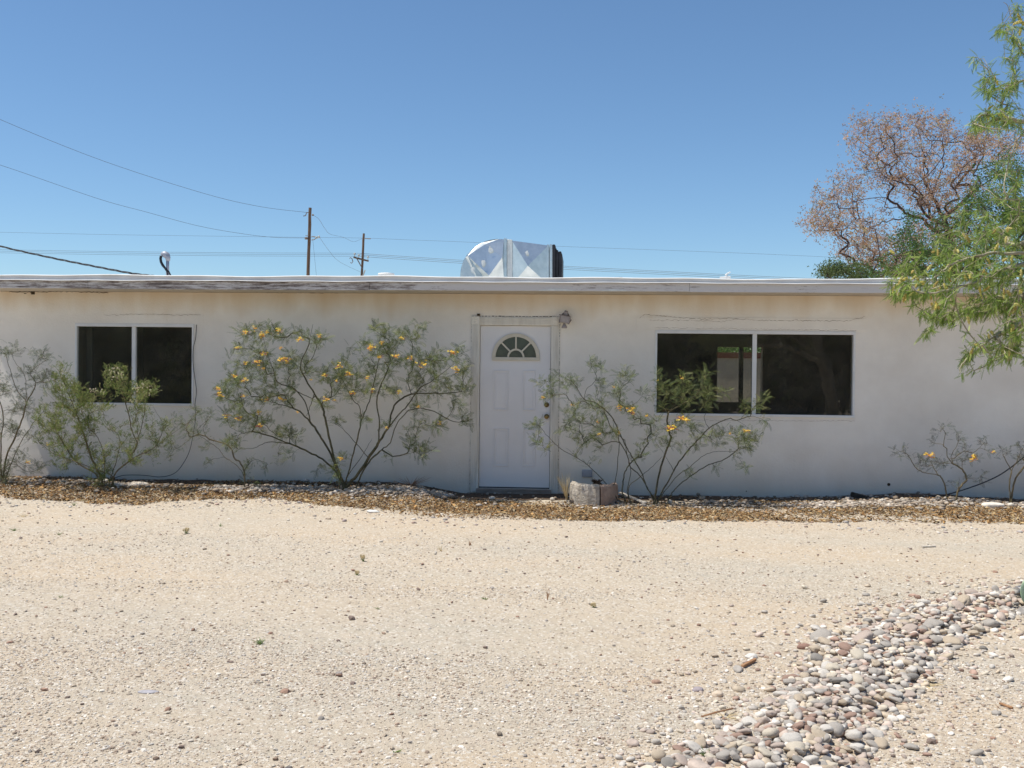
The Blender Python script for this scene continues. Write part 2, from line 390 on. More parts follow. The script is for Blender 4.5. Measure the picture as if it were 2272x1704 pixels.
so = bpy.data.objects.new('sun', sl); col.objects.link(so); so.rotation_euler = SUN.to_track_quat('Z', 'Y').to_euler(); so.location = (-8, -2, 20)
sc.view_settings.view_transform = 'Standard'; sc.view_settings.look = 'None'; sc.view_settings.exposure = 0.27; sc.view_settings.gamma = 1

# ------------------------------------------------------------------ ground sheet
fx = np.arange(-9, 9.01, .06); fy = np.arange(-11.5, 1.3, .06)
ext = np.array([.5, 1.2, 2.5, 5, 9, 16, 30, 60, 120, 300, 800, 2500])
xs = np.concatenate([fx[0]-ext[::-1], fx, fx[-1]+ext]); ys = np.concatenate([fy[0]-ext[::-1], fy, fy[-1]+ext])
GXm, GYm = np.meshgrid(xs, ys); GZ = H(GXm, GYm)
nx, ny = len(xs), len(ys); idx = np.arange(nx*ny).reshape(ny, nx)
F = np.stack([idx[:-1, :-1], idx[:-1, 1:], idx[1:, 1:], idx[1:, :-1]], -1).reshape(-1, 4)
g = npmesh('ground', np.stack([GXm, GYm, GZ], -1).reshape(-1, 3), F, M['sand'], smooth=True); tag(g, kind='structure')

# ------------------------------------------------------------------ stones
def ico(n):
    import bmesh
    bm = bmesh.new(); bmesh.ops.create_icosphere(bm, subdivisions=n, radius=1)
    V = np.array([v.co[:] for v in bm.verts]); F = np.array([[v.index for v in f.verts] for f in bm.faces]); bm.free(); return V, F
def rocky(n, amp, seed, flat=.6):
    V, F = ico(n); rg = np.random.default_rng(seed)
    d = np.ones(len(V))
    for i in range(6):
        k = rg.normal(size=3)*(.8+.5*i); d += amp/(1+i*.5)*np.sin(V@k+rg.uniform(0, 6))
    W = np.sign(V)*np.abs(V)**rg.uniform(.75, 1)
    W = W*d[:, None]
    W[:, 2] *= flat
    return W, F
PAL = np.array([(.52, .44, .38), (.42, .38, .36), (.62, .56, .50), (.36, .27, .22), (.30, .29, .29), (.48, .34, .28), (.70, .66, .60), (.44, .40, .35), (.40, .32, .30), (.55, .47, .36)])
def scatter_stones(name, x, y, size, pal, mt, lvl=1, nvar=5, flat=.6, sink=.25, label=None, cat=None, kind='stuff', dz=0, amp=.12):
    VV = []; FF = []; CC = []; off = 0; n = len(x); z = H(x, y)+dz
    var = rng.integers(0, nvar, n)
    cols = pal[rng.integers(0, len(pal), n)]*rng.uniform(.8, 1.15, n)[:, None]
    for k in range(nvar):
        m_ = var == k
        if not m_.any(): continue
        tv, tf = rocky(lvl, amp, 100+k, flat)
        s = size[m_]; sc3 = np.stack([s*rng.uniform(.9, 1.35, len(s)), s*rng.uniform(.7, 1.0, len(s)), s*rng.uniform(.6, 1.1, len(s))], 1)
        pos = np.stack([x[m_], y[m_], z[m_]+s*flat*(.9-sink*2)], 1)
        v, f = inst(tv, tf, pos, zrot(rng.uniform(0, 6.28, len(s))), sc3)
        VV.append(v); FF.append(f+off); off += len(v); CC.append(np.repeat(cols[m_], len(tv), 0))
    o = npmesh(name, np.concatenate(VV), np.concatenate(FF), mt, smooth=True, cols=np.concatenate(CC)); tag(o, label, cat, None, kind); return o
def rand_ground(n, y0, y1, px0=-150, px1=2420, bias=0):
    """random ground points spread over the picture between two rows"""
    a = rng.uniform(0, 1, n); py = y0+(y1-y0)*a
    px = rng.uniform(px0, px1, n)
    o = np.array([tuple(G(q, w_).xy) for q, w_ in zip(px, py)]); return o[:, 0], o[:, 1]
GP = np.array([(.54, .45, .35), (.46, .38, .30), (.66, .58, .49), (.52, .45, .37), (.30, .23, .18), (.60, .53, .44), (.74, .68, .61), (.46, .36, .28), (.58, .50, .41), (.50, .46, .42)])
def fast_ground(n, ymin, ymax):
    Y = rng.uniform(ymin, ymax, n); dist = Y-CAM.y
    X = -dist*math.tan(YAW)+rng.uniform(-.62, .62, n)*dist; return X, Y
# small grit: density follows a patchy mask
x, y = fast_ground(120000, -9.9, -.3)
x2, y2 = fast_ground(110000, -9.9, -5.4)
x = np.concatenate([x, x2]); y = np.concatenate([y, y2])
mask = sm(-.35, .55, wob(x*1.1, y*2.2, 0, 9)+rng.normal(0, .3, len(x)))
keep = rng.uniform(0, 1, len(x)) < .10+.62*mask
x, y = x[keep], y[keep]
sz = np.exp(rng.normal(math.log(.0042), .38, len(x))).clip(.0022, .013)
g_ = scatter_stones('gravel', x, y, sz, GP, M['grit'], 1, 5, .6, .22, 'small tan and brown grit scattered over the sandy yard', 'gravel', amp=.28)
g_.data.polygons.foreach_set('use_smooth', np.zeros(len(g_.data.polygons), bool))
# bigger single pebbles lying in the yard
x, y = fast_ground(1700, -9.8, -2.4); sz = np.exp(rng.normal(math.log(.0078), .36, len(x))).clip(.005, .022)
PB = np.array([(.30, .19, .14), (.38, .27, .20), (.24, .18, .15), (.44, .36, .28), (.34, .30, .27), (.62, .56, .48)])
g_ = scatter_stones('pebbles', x, y, sz, PB, M['stone'], 1, 7, .65, .12, 'darker loose pebbles strewn across the sandy yard', 'pebbles', amp=.3)
g_.data.polygons.foreach_set('use_smooth', np.zeros(len(g_.data.polygons), bool))
# gravel fringe by the bed on the right and left (coarser)
def bedfront(px):   # picture row of the front edge of the planting bed
    return np.interp(px, [-200, 0, 300, 450, 600, 760, 850, 1000, 1250, 1500, 1700, 1800, 2000, 2272, 2500], [1108, 1110, 1122, 1112, 1108, 1128, 1136, 1150, 1158, 1158, 1155, 1158, 1158, 1166, 1170])
BF = np.array([tuple(G(p, bedfront(p)).xy) for p in range(-300, 2600, 40)])
def bf_y(x): return np.interp(x, BF[:, 0], BF[:, 1])
x, y = fast_ground(9000, -3.6, -.4); m_ = (y < bf_y(x)+.15) & (y > bf_y(x)-.15-.75*rng.uniform(0, 1, len(x))**2) & ((x > 2.6) | (x < -1.0) | (rng.uniform(0, 1, len(x)) < .4))
m_ &= rng.uniform(0, 1, len(x)) < .35+.65*sm(0, .5, wob(x*2, y*3, 0, 8))
x, y = x[m_], y[m_]
scatter_stones('gravel_fringe', x, y, np.exp(rng.normal(math.log(.013), .35, len(x))).clip(.006, .032), PAL, M['grit'], 1, 4, .55, .2, 'grey and tan gravel spilling in front of the planting bed', 'gravel')
# bed gravel close to the wall
x = rng.uniform(-7.3, 8.2, 26000); y = rng.uniform(-1.25, -.04, 26000)
XA = lambda p: PX(p, 1100, -.5)
band = np.clip(sm(XA(430), XA(560), x)*(1-sm(XA(960), XA(1020), x)) + .35*(1-sm(XA(300), XA(420), x)) + .45*sm(XA(1480), XA(1560), x)*(1-sm(XA(1740), XA(1780), x)) + sm(XA(1740), XA(1800), x)*(1-.5*sm(XA(2080), XA(2160), x)), 0, 1)
yy_ = y+.10*wob(x*2, y*2, 0, 8)
dn = sm(-1.0, -.66, yy_)*(1-.93*sm(-.52, -.42, yy_))*band + .035
m_ = (y > bf_y(x)+.12) & (rng.uniform(0, 1, len(x)) < dn)
x, y = x[m_], y[m_]
BP = np.array([(.42, .36, .30), (.58, .52, .45), (.32, .27, .22), (.22, .17, .13), (.37, .29, .22), (.46, .38, .31)])
scatter_stones('bed_gravel', x, y, np.exp(rng.normal(math.log(.017), .4, len(x))).clip(.008, .045), BP, M['stone'], 1, 5, .6, .15, 'pale rounded gravel banked along the foot of the wall', 'gravel', dz=.012)
# dark soil along the wall foot; its darkness also paints the eave shade
xs2 = np.linspace(-7.4, 8.4, 320); ys2 = np.linspace(-.46, -.001, 8); A_, B_ = np.meshgrid(xs2, ys2)
Z_ = H(A_, B_)+.004+.012*np.sin(math.pi*(B_+.5)/.5)*(1+.8*wob(A_*4, B_*4, 3, 12))
B2 = B_.copy(); B2[0] += .05*wob(xs2*3, xs2*0, 0, 12)
id2 = np.arange(A_.size).reshape(A_.shape); F2_ = np.stack([id2[:-1, :-1], id2[:-1, 1:], id2[1:, 1:], id2[1:, :-1]], -1).reshape(-1, 4)
tag(npmesh('bed_soil_shade', np.stack([A_, B2, Z_], -1).reshape(-1, 3), F2_, M['soil'], smooth=True), kind='structure')

# mulch: thin wood chips and dry leaves
n0 = 90000
x = rng.uniform(-7.6, 8.6, n0); f0 = bf_y(x)+.10*wob(x*3, x*0+1, 2, 12)
u = rng.uniform(0, 1, n0)**.9; y = f0+.0+(np.minimum(-.05, f0+1.5)-f0)*u
dens = sm(0, .06, y-f0)*(1-.45*sm(.35, .7, (y-f0)/np.maximum(.2, -f0))*((np.abs(x-XDOOR) > .9)))
dens *= .30+.70*sm(-.55, .1, wob(x*2.2, y*2.6, 0, 9))
m_ = rng.uniform(0, 1, n0) < dens; x, y = x[m_], y[m_]; n0 = len(x)
tv = np.array([(-1, -1, -.5), (1, -.8, -.5), (1, .8, -.5), (-1, 1, -.5), (-1, -1, .5), (0, -1.1, .8), (1, -.8, .3), (1, .8, .3), (0, 1.1, .8), (-1, 1, .5)])
tf = np.array([(4, 5, 8, 9), (5, 6, 7, 8), (0, 1, 6, 5), (0, 5, 4, 4), (3, 9, 8, 2), (2, 8, 7, 7), (1, 2, 7, 6), (0, 4, 9, 3), (0, 3, 2, 1)])
tf = np.array([(4, 5, 8), (4, 8, 9), (5, 6, 7), (5, 7, 8), (0, 1, 6), (0, 6, 5), (0, 5, 4), (3, 9, 8), (3, 8, 2), (2, 8, 7), (1, 2, 7), (1, 7, 6), (0, 4, 9), (0, 9, 3)])
ln = np.exp(rng.normal(math.log(.0115), .42, n0)).clip(.005, .035)
s3 = np.stack([ln, ln*rng.uniform(.15, .45, n0), ln*rng.uniform(.05, .15, n0)+.0012], 1)
dr = np.stack([rng.normal(size=n0), rng.normal(size=n0), rng.normal(size=n0)*.35], 1)
CP = np.array([(.38, .205, .085), (.48, .29, .125), (.22, .125, .06), (.50, .36, .19), (.37, .22, .10), (.27, .19, .115), (.55, .44, .28), (.12, .08, .05)])
v, f = inst(tv, tf, np.stack([x, y, H(x, y)+rng.uniform(0, .018, n0)], 1), rotm(dr, rng.normal(0, .5, n0)), s3)
tag(npmesh('mulch', v, f, M['chip'], cols=np.repeat(CP[rng.integers(0, 8, n0)]*rng.uniform(.65, 1.1, n0)[:, None], len(tv), 0)),
    'orange-brown wood chip and leaf litter along the planting bed', 'mulch', None, 'stuff')

# river stones heaped at the lower right: the largest are things, the rest stuff
pmin, pmax = PILE.min(0), PILE.max(0)
cand = []
def pack(n, smean, inner, dz, fringe=0):
    tries = 0; pts = []
    while len(pts) < n and tries < n*10:
        tries += 1
        q = rng.uniform(pmin-.3, pmax+.3)
        ins = inpoly(q[:1], q[1:], PILE)[0]; d = edist(q[:1], q[1:], PILE)[0]
        if fringe:
            if ins or d > rng.exponential(.20): continue
        elif not ins or d < inner*rng.uniform(0, 1): continue
        s = float(np.exp(rng.normal(math.log(smean), .36)))
        s = min(max(s, .009), .050)
        ok = True
        for (a, b_, s2, _) in pts[-700:] if not fringe else pts:
            if (a-q[0])**2+(b_-q[1])**2 < ((s+s2)*.66)**2: ok = False; break
        if ok: pts.append((q[0], q[1], s, dz))
    return pts
cand = pack(2300, .0185, .03, -.004)+pack(1350, .0180, .22, .017)+pack(900, .011, 0, 0, 1)
cand = [c for c in cand]
def vis(c):
    q = Vector((c[0], c[1], 0))-CAM; dp = q.dot(fw)
    if dp < .5: return -1
    px = CX+FPX*q.dot(rt)/dp; py = CY-FPX*q.dot(up)/dp
    if not (-20 < px < 2290 and -20 < py < 1724): return -1
    return c[2]/dp+(.002 if c[3] > 0 else 0)
cand.sort(key=vis, reverse=True)
STN = [('white', (.74, .68, .61)), ('pinkish grey', (.58, .47, .40)), ('reddish brown', (.42, .28, .22)), ('grey', (.50, .45, .40)), ('dark grey', (.34, .31, .28)), ('tan', (.60, .49, .37)), ('cream', (.70, .61, .49))]
WT = [.17, .24, .09, .18, .05, .15, .12]
smats = {}
for nm, c in STN:
    c = np.array(c)*.88; smats[nm] = mat('stone_'+nm.replace(' ', '_'), tuple(c*.82), tuple((c*1.14).clip(0, .8)), 16, .82, .5, 70)
smesh = {}
for k in range(9):
    tv, tf = rocky(3, .19, 300+k, .56)
    for nm, c in STN:
        me = bpy.data.meshes.new('river_stone'); me.from_pydata([tuple(q) for q in tv], [], [tuple(int(i) for i in q) for q in tf])
        me.polygons.foreach_set('use_smooth', [True]*len(me.polygons)); me.materials.append(smats[nm]); smesh[(k, nm)] = me
NB = 290
for c in cand[:NB]:
    nm = STN[rng.choice(7, p=WT)][0]
    o = bpy.data.objects.new('river_stone', smesh[(int(rng.integers(0, 9)), nm)]); col.objects.link(o)
    s = c[2]; o.scale = (s*rng.uniform(1, 1.35), s*rng.uniform(.8, 1.05), s*rng.uniform(.7, 1.15))
    o.location = (c[0], c[1], float(H(c[0], c[1]))+c[3]+s*.30)
    o.rotation_euler = (rng.normal(0, .25), rng.normal(0, .25), rng.uniform(0, 6.28))
    tag(o, nm+' rounded river stone in the loose stone heap at the lower right', 'stone', nm+' river stones in the heap')
rest = np.array([c for c in cand[NB:]])
VV = []; FF = []; CC = []; off = 0
for k in range(6):
    m_ = np.arange(len(rest)) % 6 == k; q = rest[m_]; tv, tf = rocky(2, .19, 300+k, .56); s = q[:, 2]; n_ = len(s)
    v, f = inst(tv, tf, np.stack([q[:, 0], q[:, 1], H(q[:, 0], q[:, 1])+q[:, 3]+s*.3], 1), rotm(np.stack([rng.normal(size=n_), rng.normal(size=n_), rng.normal(0, .25, n_)], 1), rng.normal(0, .25, n_)),
                np.stack([s*rng.uniform(1, 1.35, n_), s*rng.uniform(.8, 1.05, n_), s*rng.uniform(.7, 1.15, n_)], 1))
    cc = np.array([STN[i][1] for i in rng.choice(7, n_, p=WT)])*rng.uniform(.72, 1.0, n_)[:, None]
    VV.append(v); FF.append(f+off); off += len(v); CC.append(np.repeat(cc, len(tv), 0))
tag(npmesh('small_river_stones', np.concatenate(VV), np.concatenate(FF), M['stone'], smooth=True, cols=np.concatenate(CC)), 'smaller mixed stones filling the heap at the lower right', 'stones', None, 'stuff')

def single_stone(px, py, s, c, label, flat=.6, seed=1, aspect=(1.2, .9, 1), rz=0, name='stone', sub=3):
    g_ = G(px, py); tv, tf = rocky(sub, .12, seed, flat)
    tv = tv*np.array(aspect)*s
    o = npmesh(name, tv, tf, mat('m_'+name, tuple(np.array(c)*.85), tuple(np.array(c)*1.12), 14, .85, .5, 60), smooth=True)
    o.location = (g_.x, g_.y, g_.z+s*flat*.45); o.rotation_euler = (0, 0, rz); tag(o, label, 'stone'); return o
single_stone(2205, 1126, .085, (.76, .69, .60), 'large smooth cream rock in the bed at the far right', .42, 11, (1.35, .8, 1), .1)
single_stone(305, 1079, .10, (.66, .58, .50), 'large flat pale rock beside the base of the green bush', .35, 12, (1.2, .9, 1), .3)
single_stone(262, 1080, .06, (.50, .46, .42), 'small grey rock left of the large flat pale rock', .5, 13)
single_stone(826, 1136, .055, (.72, .70, .66), 'flat white stone on the edge of the mulch left of the door', .35, 14, (1.4, .8, 1), .2)
single_stone(1321, 1130, .03, (.68, .62, .58), 'small white stone at the foot of the concrete planter', .55, 15)
single_stone(1783, 1439, .026, (.30, .18, .14), 'round reddish brown stone left of the stone heap', .85, 16)
single_stone(1668, 1459, .026, (.66, .62, .57), 'white stone touching the brown wood scrap', .6, 17)
single_stone(330, 1536, .028, (.40, .38, .40), 'long flat grey stone in the gravel at lower left', .22, 18, (1.6, .8, 1), .1)
single_stone(1594, 1545, .022, (.64, .52, .40), 'small round tan stone left of the stone heap', .75, 19)
single_stone(1547, 1532, .024, (.34, .29, .30), 'small purplish grey stone left of the tan stone', .6, 20)
single_stone(1455, 1515, .018, (.36, .24, .18), 'small brown stone alone on the sand below the brown wood scrap', .7, 21)
single_stone(1768, 1105, .035, (.50, .43, .36), 'round tan rock against the wall below the wide window', .8, 22)
single_stone(1750, 1108, .03, (.22, .19, .17), 'round dark rock beside the tan rock at the wall', .7, 23)

def stick(name, pts, r, m, label, cat='stick', n=5):
    a = MB(); b_ = [Vector(p) for p in pts]; a.tube(b_, r, n); o = a.build(name, m); tag(o, label, cat); return o
def boxstick(name, p0, p1, w_, h_, m, label, cat):
    a = MB(); p0, p1 = Vector(p0), Vector(p1); d = (p1-p0); L_ = d.length; d.normalize(); s = d.cross(Vector((0, 0, 1))).normalized(); u = s.cross(d)
    a.obox((p0+p1)/2, (d, s, u), (L_/2, w_/2, h_/2)); o = a.build(name, m, bevel=.003); tag(o, label, cat); return o
boxstick('wood_scrap', G(1647, 1478, .014), G(1676, 1463, .014), .018, .014, M['brownwood'], 'short brown wood scrap on the sand left of the stone heap', 'wood scrap')
boxstick('wood_scrap', G(2218, 1560, .01), G(2247, 1571, .01), .014, .01, M['brownwood'], 'thin brown wood scrap on the sand right of the stone heap', 'wood scrap')
boxstick('board', P(1376, 1093, -.45), G(1432, 1116, .02), .05, .016, M['deadwood'], 'weathered grey board lying between the planter and the shrub', 'board')
boxstick('board', P(1888, 1096, -.22), P(1925, 1106, -.30), .07, .05, M['blackwood'], 'short black board against the foot of the wall below the wide window', 'board')
boxstick('wood_scrap', G(2046, 1213, .008), G(2075, 1212, .008), .03, .012, M['deadwood'], 'flat wood scrap on the sand in front of the small right shrub', 'wood scrap')
stick('twig', [G(1556, 1590, .01), G(1590, 1580, .03), G(1625, 1572, .02)], .004, M['brownwood'], 'bent dry brown twig on the sand left of the stone heap')

# ------------------------------------------------------------------ the house
OH = .56
X0 = PX(-62, 800, 0); X1 = 11.5
zt = 2.50
house = empty('house', (XDOOR, 0, 0), 'long low white stucco house with a white front door and two wide dark windows', 'house')
def rect(xl, xr, ytl, ytr, ybl, ybr):
    a = P(xl, (ytl+ybl)/2, 0).x; b = P(xr, (ytr+ybr)/2, 0).x
    z1 = (PZ(xl, ytl, 0)+PZ(xr, ytr, 0))/2; z0 = (PZ(xl, ybl, 0)+PZ(xr, ybr, 0))/2
    return a, b, z0, z1
WL = rect(167, 430, 718, 718, 898, 901)
WR = rect(1453, 1897, 731, 737, 920.5, 929)
DR = rect(1063, 1221, 722, 722.5, 1083, 1085)
print('WL', WL, 'WR', WR, 'DOOR', DR)
TH = .22
def wallgrid(name, xs, zs, holes, y0, y1, m, parent):
    a = MB()
    def solid(i, j):
        if i < 0 or j < 0 or i >= len(xs)-1 or j >= len(zs)-1: return False
        cx, cz = (xs[i]+xs[i+1])/2, (zs[j]+zs[j+1])/2
        return not any(h[0] < cx < h[1] and h[2] < cz < h[3] for h in holes)
    for i in range(len(xs)-1):
        for j in range(len(zs)-1):
            if not solid(i, j): continue
            xa, xb, za, zb = xs[i], xs[i+1], zs[j], zs[j+1]
            a.add([(xa, y0, za), (xb, y0, za), (xb, y0, zb), (xa, y0, zb)], [(0, 1, 2, 3)])
            a.add([(xa, y1, za), (xb, y1, za), (xb, y1, zb), (xa, y1, zb)], [(3, 2, 1, 0)])
            if not solid(i-1, j): a.add([(xa, y0, za), (xa, y1, za), (xa, y1, zb), (xa, y0, zb)], [(3, 2, 1, 0)])
            if not solid(i+1, j): a.add([(xb, y0, za), (xb, y1, za), (xb, y1, zb), (xb, y0, zb)], [(0, 1, 2, 3)])
            if not solid(i, j-1): a.add([(xa, y0, za), (xb, y0, za), (xb, y1, za), (xa, y1, za)], [(3, 2, 1, 0)])
            if not solid(i, j+1): a.add([(xa, y0, zb), (xb, y0, zb), (xb, y1, zb), (xa, y1, zb)], [(0, 1, 2, 3)])
    return a.build(name, m, parent)
YB = 4.6
XW0 = X0+.06
xs_ = sorted([XW0, X1, WL[0], WL[1], WR[0], WR[1], DR[0], DR[1]]); zs_ = sorted([-.3, zt, WL[2], WL[3], WR[2], WR[3], DR[2], DR[3]])
zs_ = sorted(set(zs_))
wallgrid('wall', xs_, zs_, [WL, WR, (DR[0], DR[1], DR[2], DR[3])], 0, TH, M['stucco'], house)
# back wall with an opening seen through the wide window
bo = (PX(1591, 830, YB), PX(1692, 830, YB), PZ(1640, 893, YB), PZ(1640, 770, YB))
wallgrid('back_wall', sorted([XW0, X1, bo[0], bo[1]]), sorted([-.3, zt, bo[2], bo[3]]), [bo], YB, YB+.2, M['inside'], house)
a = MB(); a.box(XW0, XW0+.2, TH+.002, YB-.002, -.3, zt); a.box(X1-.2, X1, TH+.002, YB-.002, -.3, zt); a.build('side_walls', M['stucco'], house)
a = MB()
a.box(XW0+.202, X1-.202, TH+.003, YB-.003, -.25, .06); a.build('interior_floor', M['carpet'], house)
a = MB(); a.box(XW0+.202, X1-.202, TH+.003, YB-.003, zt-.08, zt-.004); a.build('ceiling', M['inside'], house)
a = MB(); xi = PX(1500, 830, 1.5)-1.6
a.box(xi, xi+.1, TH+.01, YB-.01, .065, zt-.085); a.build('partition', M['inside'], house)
# pale door frame just inside the left window
a = MB(); YJ = .42
a.box(PX(191, 800, YJ), PX(204, 800, YJ), YJ, YJ+.05, .065, 2.05); a.box(PX(175, 800, YJ), PX(184, 800, YJ), YJ-.02, YJ+.03, .065, 1.98)
a.build('interior_jamb', M['insidewhite'], house)
a = MB(); bm_ = PX(1644, 830, YB+.05)
a.box(bm_-.035, bm_+.035, YB+.03, YB+.09, bo[2]+.001, bo[3]-.001); a.build('back_mullion', M['darkmetal'], house)

# roof: slab, soffit, fascia board, metal flashing
zf0, zf1, zf2 = PZ(1136, 645, -OH), PZ(1136, 626.5, -OH), PZ(1136, 613.5, -OH)
a = MB(); XR1 = X1+.35
a.box(X0, XR1, -OH+.03, YB+.5, zt+.003, zf1-.01); a.build('soffit', M['soffit'], house)
a = MB()
segs = [X0, PX(195, 630, -OH), PX(820, 630, -OH), PX(1530, 630, -OH), PX(2060, 630, -OH), XR1]
for i in range(5):
    a.box(segs[i]+.002, segs[i+1]-.002, -OH, -OH+.028, zf0-.004*(i % 2), zf1)
fb = a.build('fascia_board', M['fascia'], house, bevel=.002)
a = MB()   # flashing: wavy top edge strip
n_ = 160; V = []; F = []
for i in range(n_+1):
    xx = X0-.02+(XR1+.04-X0)*i/n_; wv = .006*math.sin(xx*1.9)+.004*math.sin(xx*5.3+1)+(.012 if -1.6 < xx else 0)*math.exp(-((xx-1.4)/1.3)**2)*-1
    wz = .004*math.sin(xx*7)+.003*math.sin(xx*2.3)
    prof = [(-OH-.030, zf1-.004+wz*.6), (-OH-.030, zf1+.002+wz*.6), (-OH-.008, zf1+.013+wz*.6), (-OH-.008, zf2-.016+wv), (-OH-.022, zf2-.012+wv), (-OH+.03, zf2+.001+wv), (YB+.52, zf2+.02), (YB+.52, zf1)]
    V += [(xx, p_[0], p_[1]) for p_ in prof]
    if i:
        for k in range(7): F.append(((i-1)*8+k, i*8+k, i*8+k+1, (i-1)*8+k+1))
F.append(tuple(range(8))); F.append(tuple(range(n_*8+7, n_*8-1, -1)))
a.add(V, F); a.build('roof', M['flashing'], house)
# side view end cap is part of the roof mesh; pale repair patches of coating on the fascia
a = MB()
for (px0_, px1_, h_) in ((1195, 1275, .022), (1335, 1392, .020)):
    xa, xb = PX(px0_, 640, -OH), PX(px1_, 640, -OH); V = []; F = []; K = 20
    for i in range(K+1):
        t = i/K; hh = h_*math.sin(math.pi*t)**.7+.002+.002*math.sin(i*2.1)
        V += [(xa+(xb-xa)*t, -OH-.003, zf0+.001), (xa+(xb-xa)*t, -OH-.003, zf0+.004+hh)]
        if i: F.append((2*i-2, 2*i, 2*i+1, 2*i-1))
    a.add(V, F)
a.build('sealant_patch', M['galvw'], house)

for (xa_, xb_, ya_, yb_) in ((1412, 1922, 702, 733), (228, 452, 698, 716)):
    pa, pb = P(xa_, ya_, 0), P(xb_, ya_+(6 if xa_ > 900 else 0), 0); pc_ = P((xa_+xb_)/2, yb_, 0); zA = (pa.z+pb.z)/2
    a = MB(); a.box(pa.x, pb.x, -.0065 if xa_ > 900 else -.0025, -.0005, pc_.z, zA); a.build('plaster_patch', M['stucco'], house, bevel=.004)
# cracks and holes in the stucco
def crack(pts, name='crack', w_=.0028, seed=0, y=-.0078, m='crack'):
    rg = random.Random(seed); q = []
    for (a_, b_) in zip(pts[:-1], pts[1:]):
        n = max(2, int(abs(b_[0]-a_[0])/4)+int(abs(b_[1]-a_[1])/5))
        for i in range(n): t = i/n; q.append((a_[0]+(b_[0]-a_[0])*t+rg.uniform(-1, 1), a_[1]+(b_[1]-a_[1])*t+rg.uniform(-1.4, 1.4)))
    q.append(pts[-1]); a = MB(); V = []; F = []
    for i, (px, py) in enumerate(q):
        p_ = P(px, py, y); ww = w_*rg.uniform(.3, 1.2)
        V += [(p_.x, y, p_.z-ww), (p_.x, y, p_.z+ww)]
        if i: F.append((2*i-2, 2*i, 2*i+1, 2*i-1))
    a.add(V, F); return a.build(name, M[m], house)
crack([(1420, 705), (1428, 698), (1500, 704), (1560, 708), (1620, 706), (1680, 711), (1760, 711), (1880, 712), (1912, 705), (1920, 702)], seed=1)
crack([(1440, 711), (1530, 710), (1600, 714), (1640, 707)], seed=2, w_=.002)
crack([(1452, 727), (1600, 729), (1720, 731), (1900, 733)], seed=3, w_=.0016)
crack([(230, 700), (300, 697), (360, 698), (445, 699)], seed=4, w_=.0018)
crack([(1455, 932), (1700, 933), (1897, 934)], seed=5, w_=.0016)
crack([(20, 647), (60, 648), (160, 647), (240, 650)], seed=6, w_=.004, m='hole')
crack([(250, 645), (500, 647), (700, 650), (900, 648), (1010, 646)], seed=7, w_=.0022, m='crack')
crack([(1000, 646), (1100, 645), (1260, 648), (1400, 646), (1490, 648), (1620, 648), (1760, 652)], seed=8, w_=.0028, m='hole')
crack([(1780, 652), (1900, 654), (2100, 656), (2230, 657)], seed=9, w_=.0028)
a = MB(); p_ = P(74, 649, 0); a.box(p_.x-.03, p_.x+.02, -.003, .01, p_.z-.025, p_.z+.012)
p_ = P(56, 651, 0); a.box(p_.x-.015, p_.x+.015, -.003, .01, p_.z-.006, p_.z+.004)
p_ = P(1972, 1075, 0); a.lathe((p_.x, 0, p_.z), [(.02, 0), (.016, .004)], 9, 'y')
p_ = P(1656, 1090, 0); a.lathe((p_.x, 0, p_.z), [(.008, 0), (.006, .004)], 7, 'y'); a.build('wall_hole', M['hole'], house)

def window(W, mull, name='window'):
    x0, x1, z0, z1 = W; fr = .035
    a = MB(); yf, yb_ = -.012, .07
    a.box(x0, x1, yf, yb_, z1-fr*1.15, z1); a.box(x0, x1, yf-.006, yb_, z0, z0+fr*.9)
    a.box(x0, x0+fr*.7, yf+.001, yb_-.001, z0+fr*.9, z1-fr*1.15); a.box(x1-fr*.7, x1, yf+.001, yb_-.001, z0+fr*.9, z1-fr*1.15)
    wo = a.build(name, M['vinyl'], house, bevel=.003)
    a = MB(); a.box(mull-.026, mull+.026, .012, .066, z0+fr*.9, z1-fr*1.15); a.build('mullion', M['vinyl'], wo, bevel=.003)
    zb, zt_ = z0+fr*.9-.002, z1-fr*1.15+.002
    a = MB(); a.box(x0+fr*.7-.002, mull-.024, .030, .034, zb, zt_); a.build('pane', M['glass'], wo)
    a = MB(); a.box(mull+.024, x1-fr*.7+.002, .046, .050, zb, zt_); a.build('pane', M['glass'], wo)
    return wo
window(WL, PX(295.5, 800, 0)).__setitem__('label', 'two pane window on the left behind the green bush')
window(WR, PX(1674, 830, 0)).__setitem__('label', 'wide two pane window right of the door')

# door
x0, x1, z0, z1 = DR
door = MB(); door.box(x0+.006, x1-.006, .035, .08, z0+.012, z1-.004); door = door.build('door', M['door'], house)
def dpx(zx, zy): q = P(1000+zx*.3014, 660+zy*.3014, .035); return q.x, q.z
for (ax, ay, bx_, by) in ((315, 535, 425, 830), (530, 537, 622, 832), (315, 962, 425, 1243), (530, 965, 622, 1246)):
    xa, za = dpx(ax, ay); xb, zb = dpx(bx_, by); a = MB(); t = .014; yy = (.024, .0349)
    a.box(xa, xb, *yy, za-t, za); a.box(xa, xb, *yy, zb, zb+t); a.box(xa, xa+t, *yy, zb+t, za-t); a.box(xb-t, xb, *yy, zb+t, za-t)
    a.box(xa+.035, xb-.035, .0305, .0349, zb+.035, za-.035)
    a.build('door_panel', M['door'], door, bevel=.004)
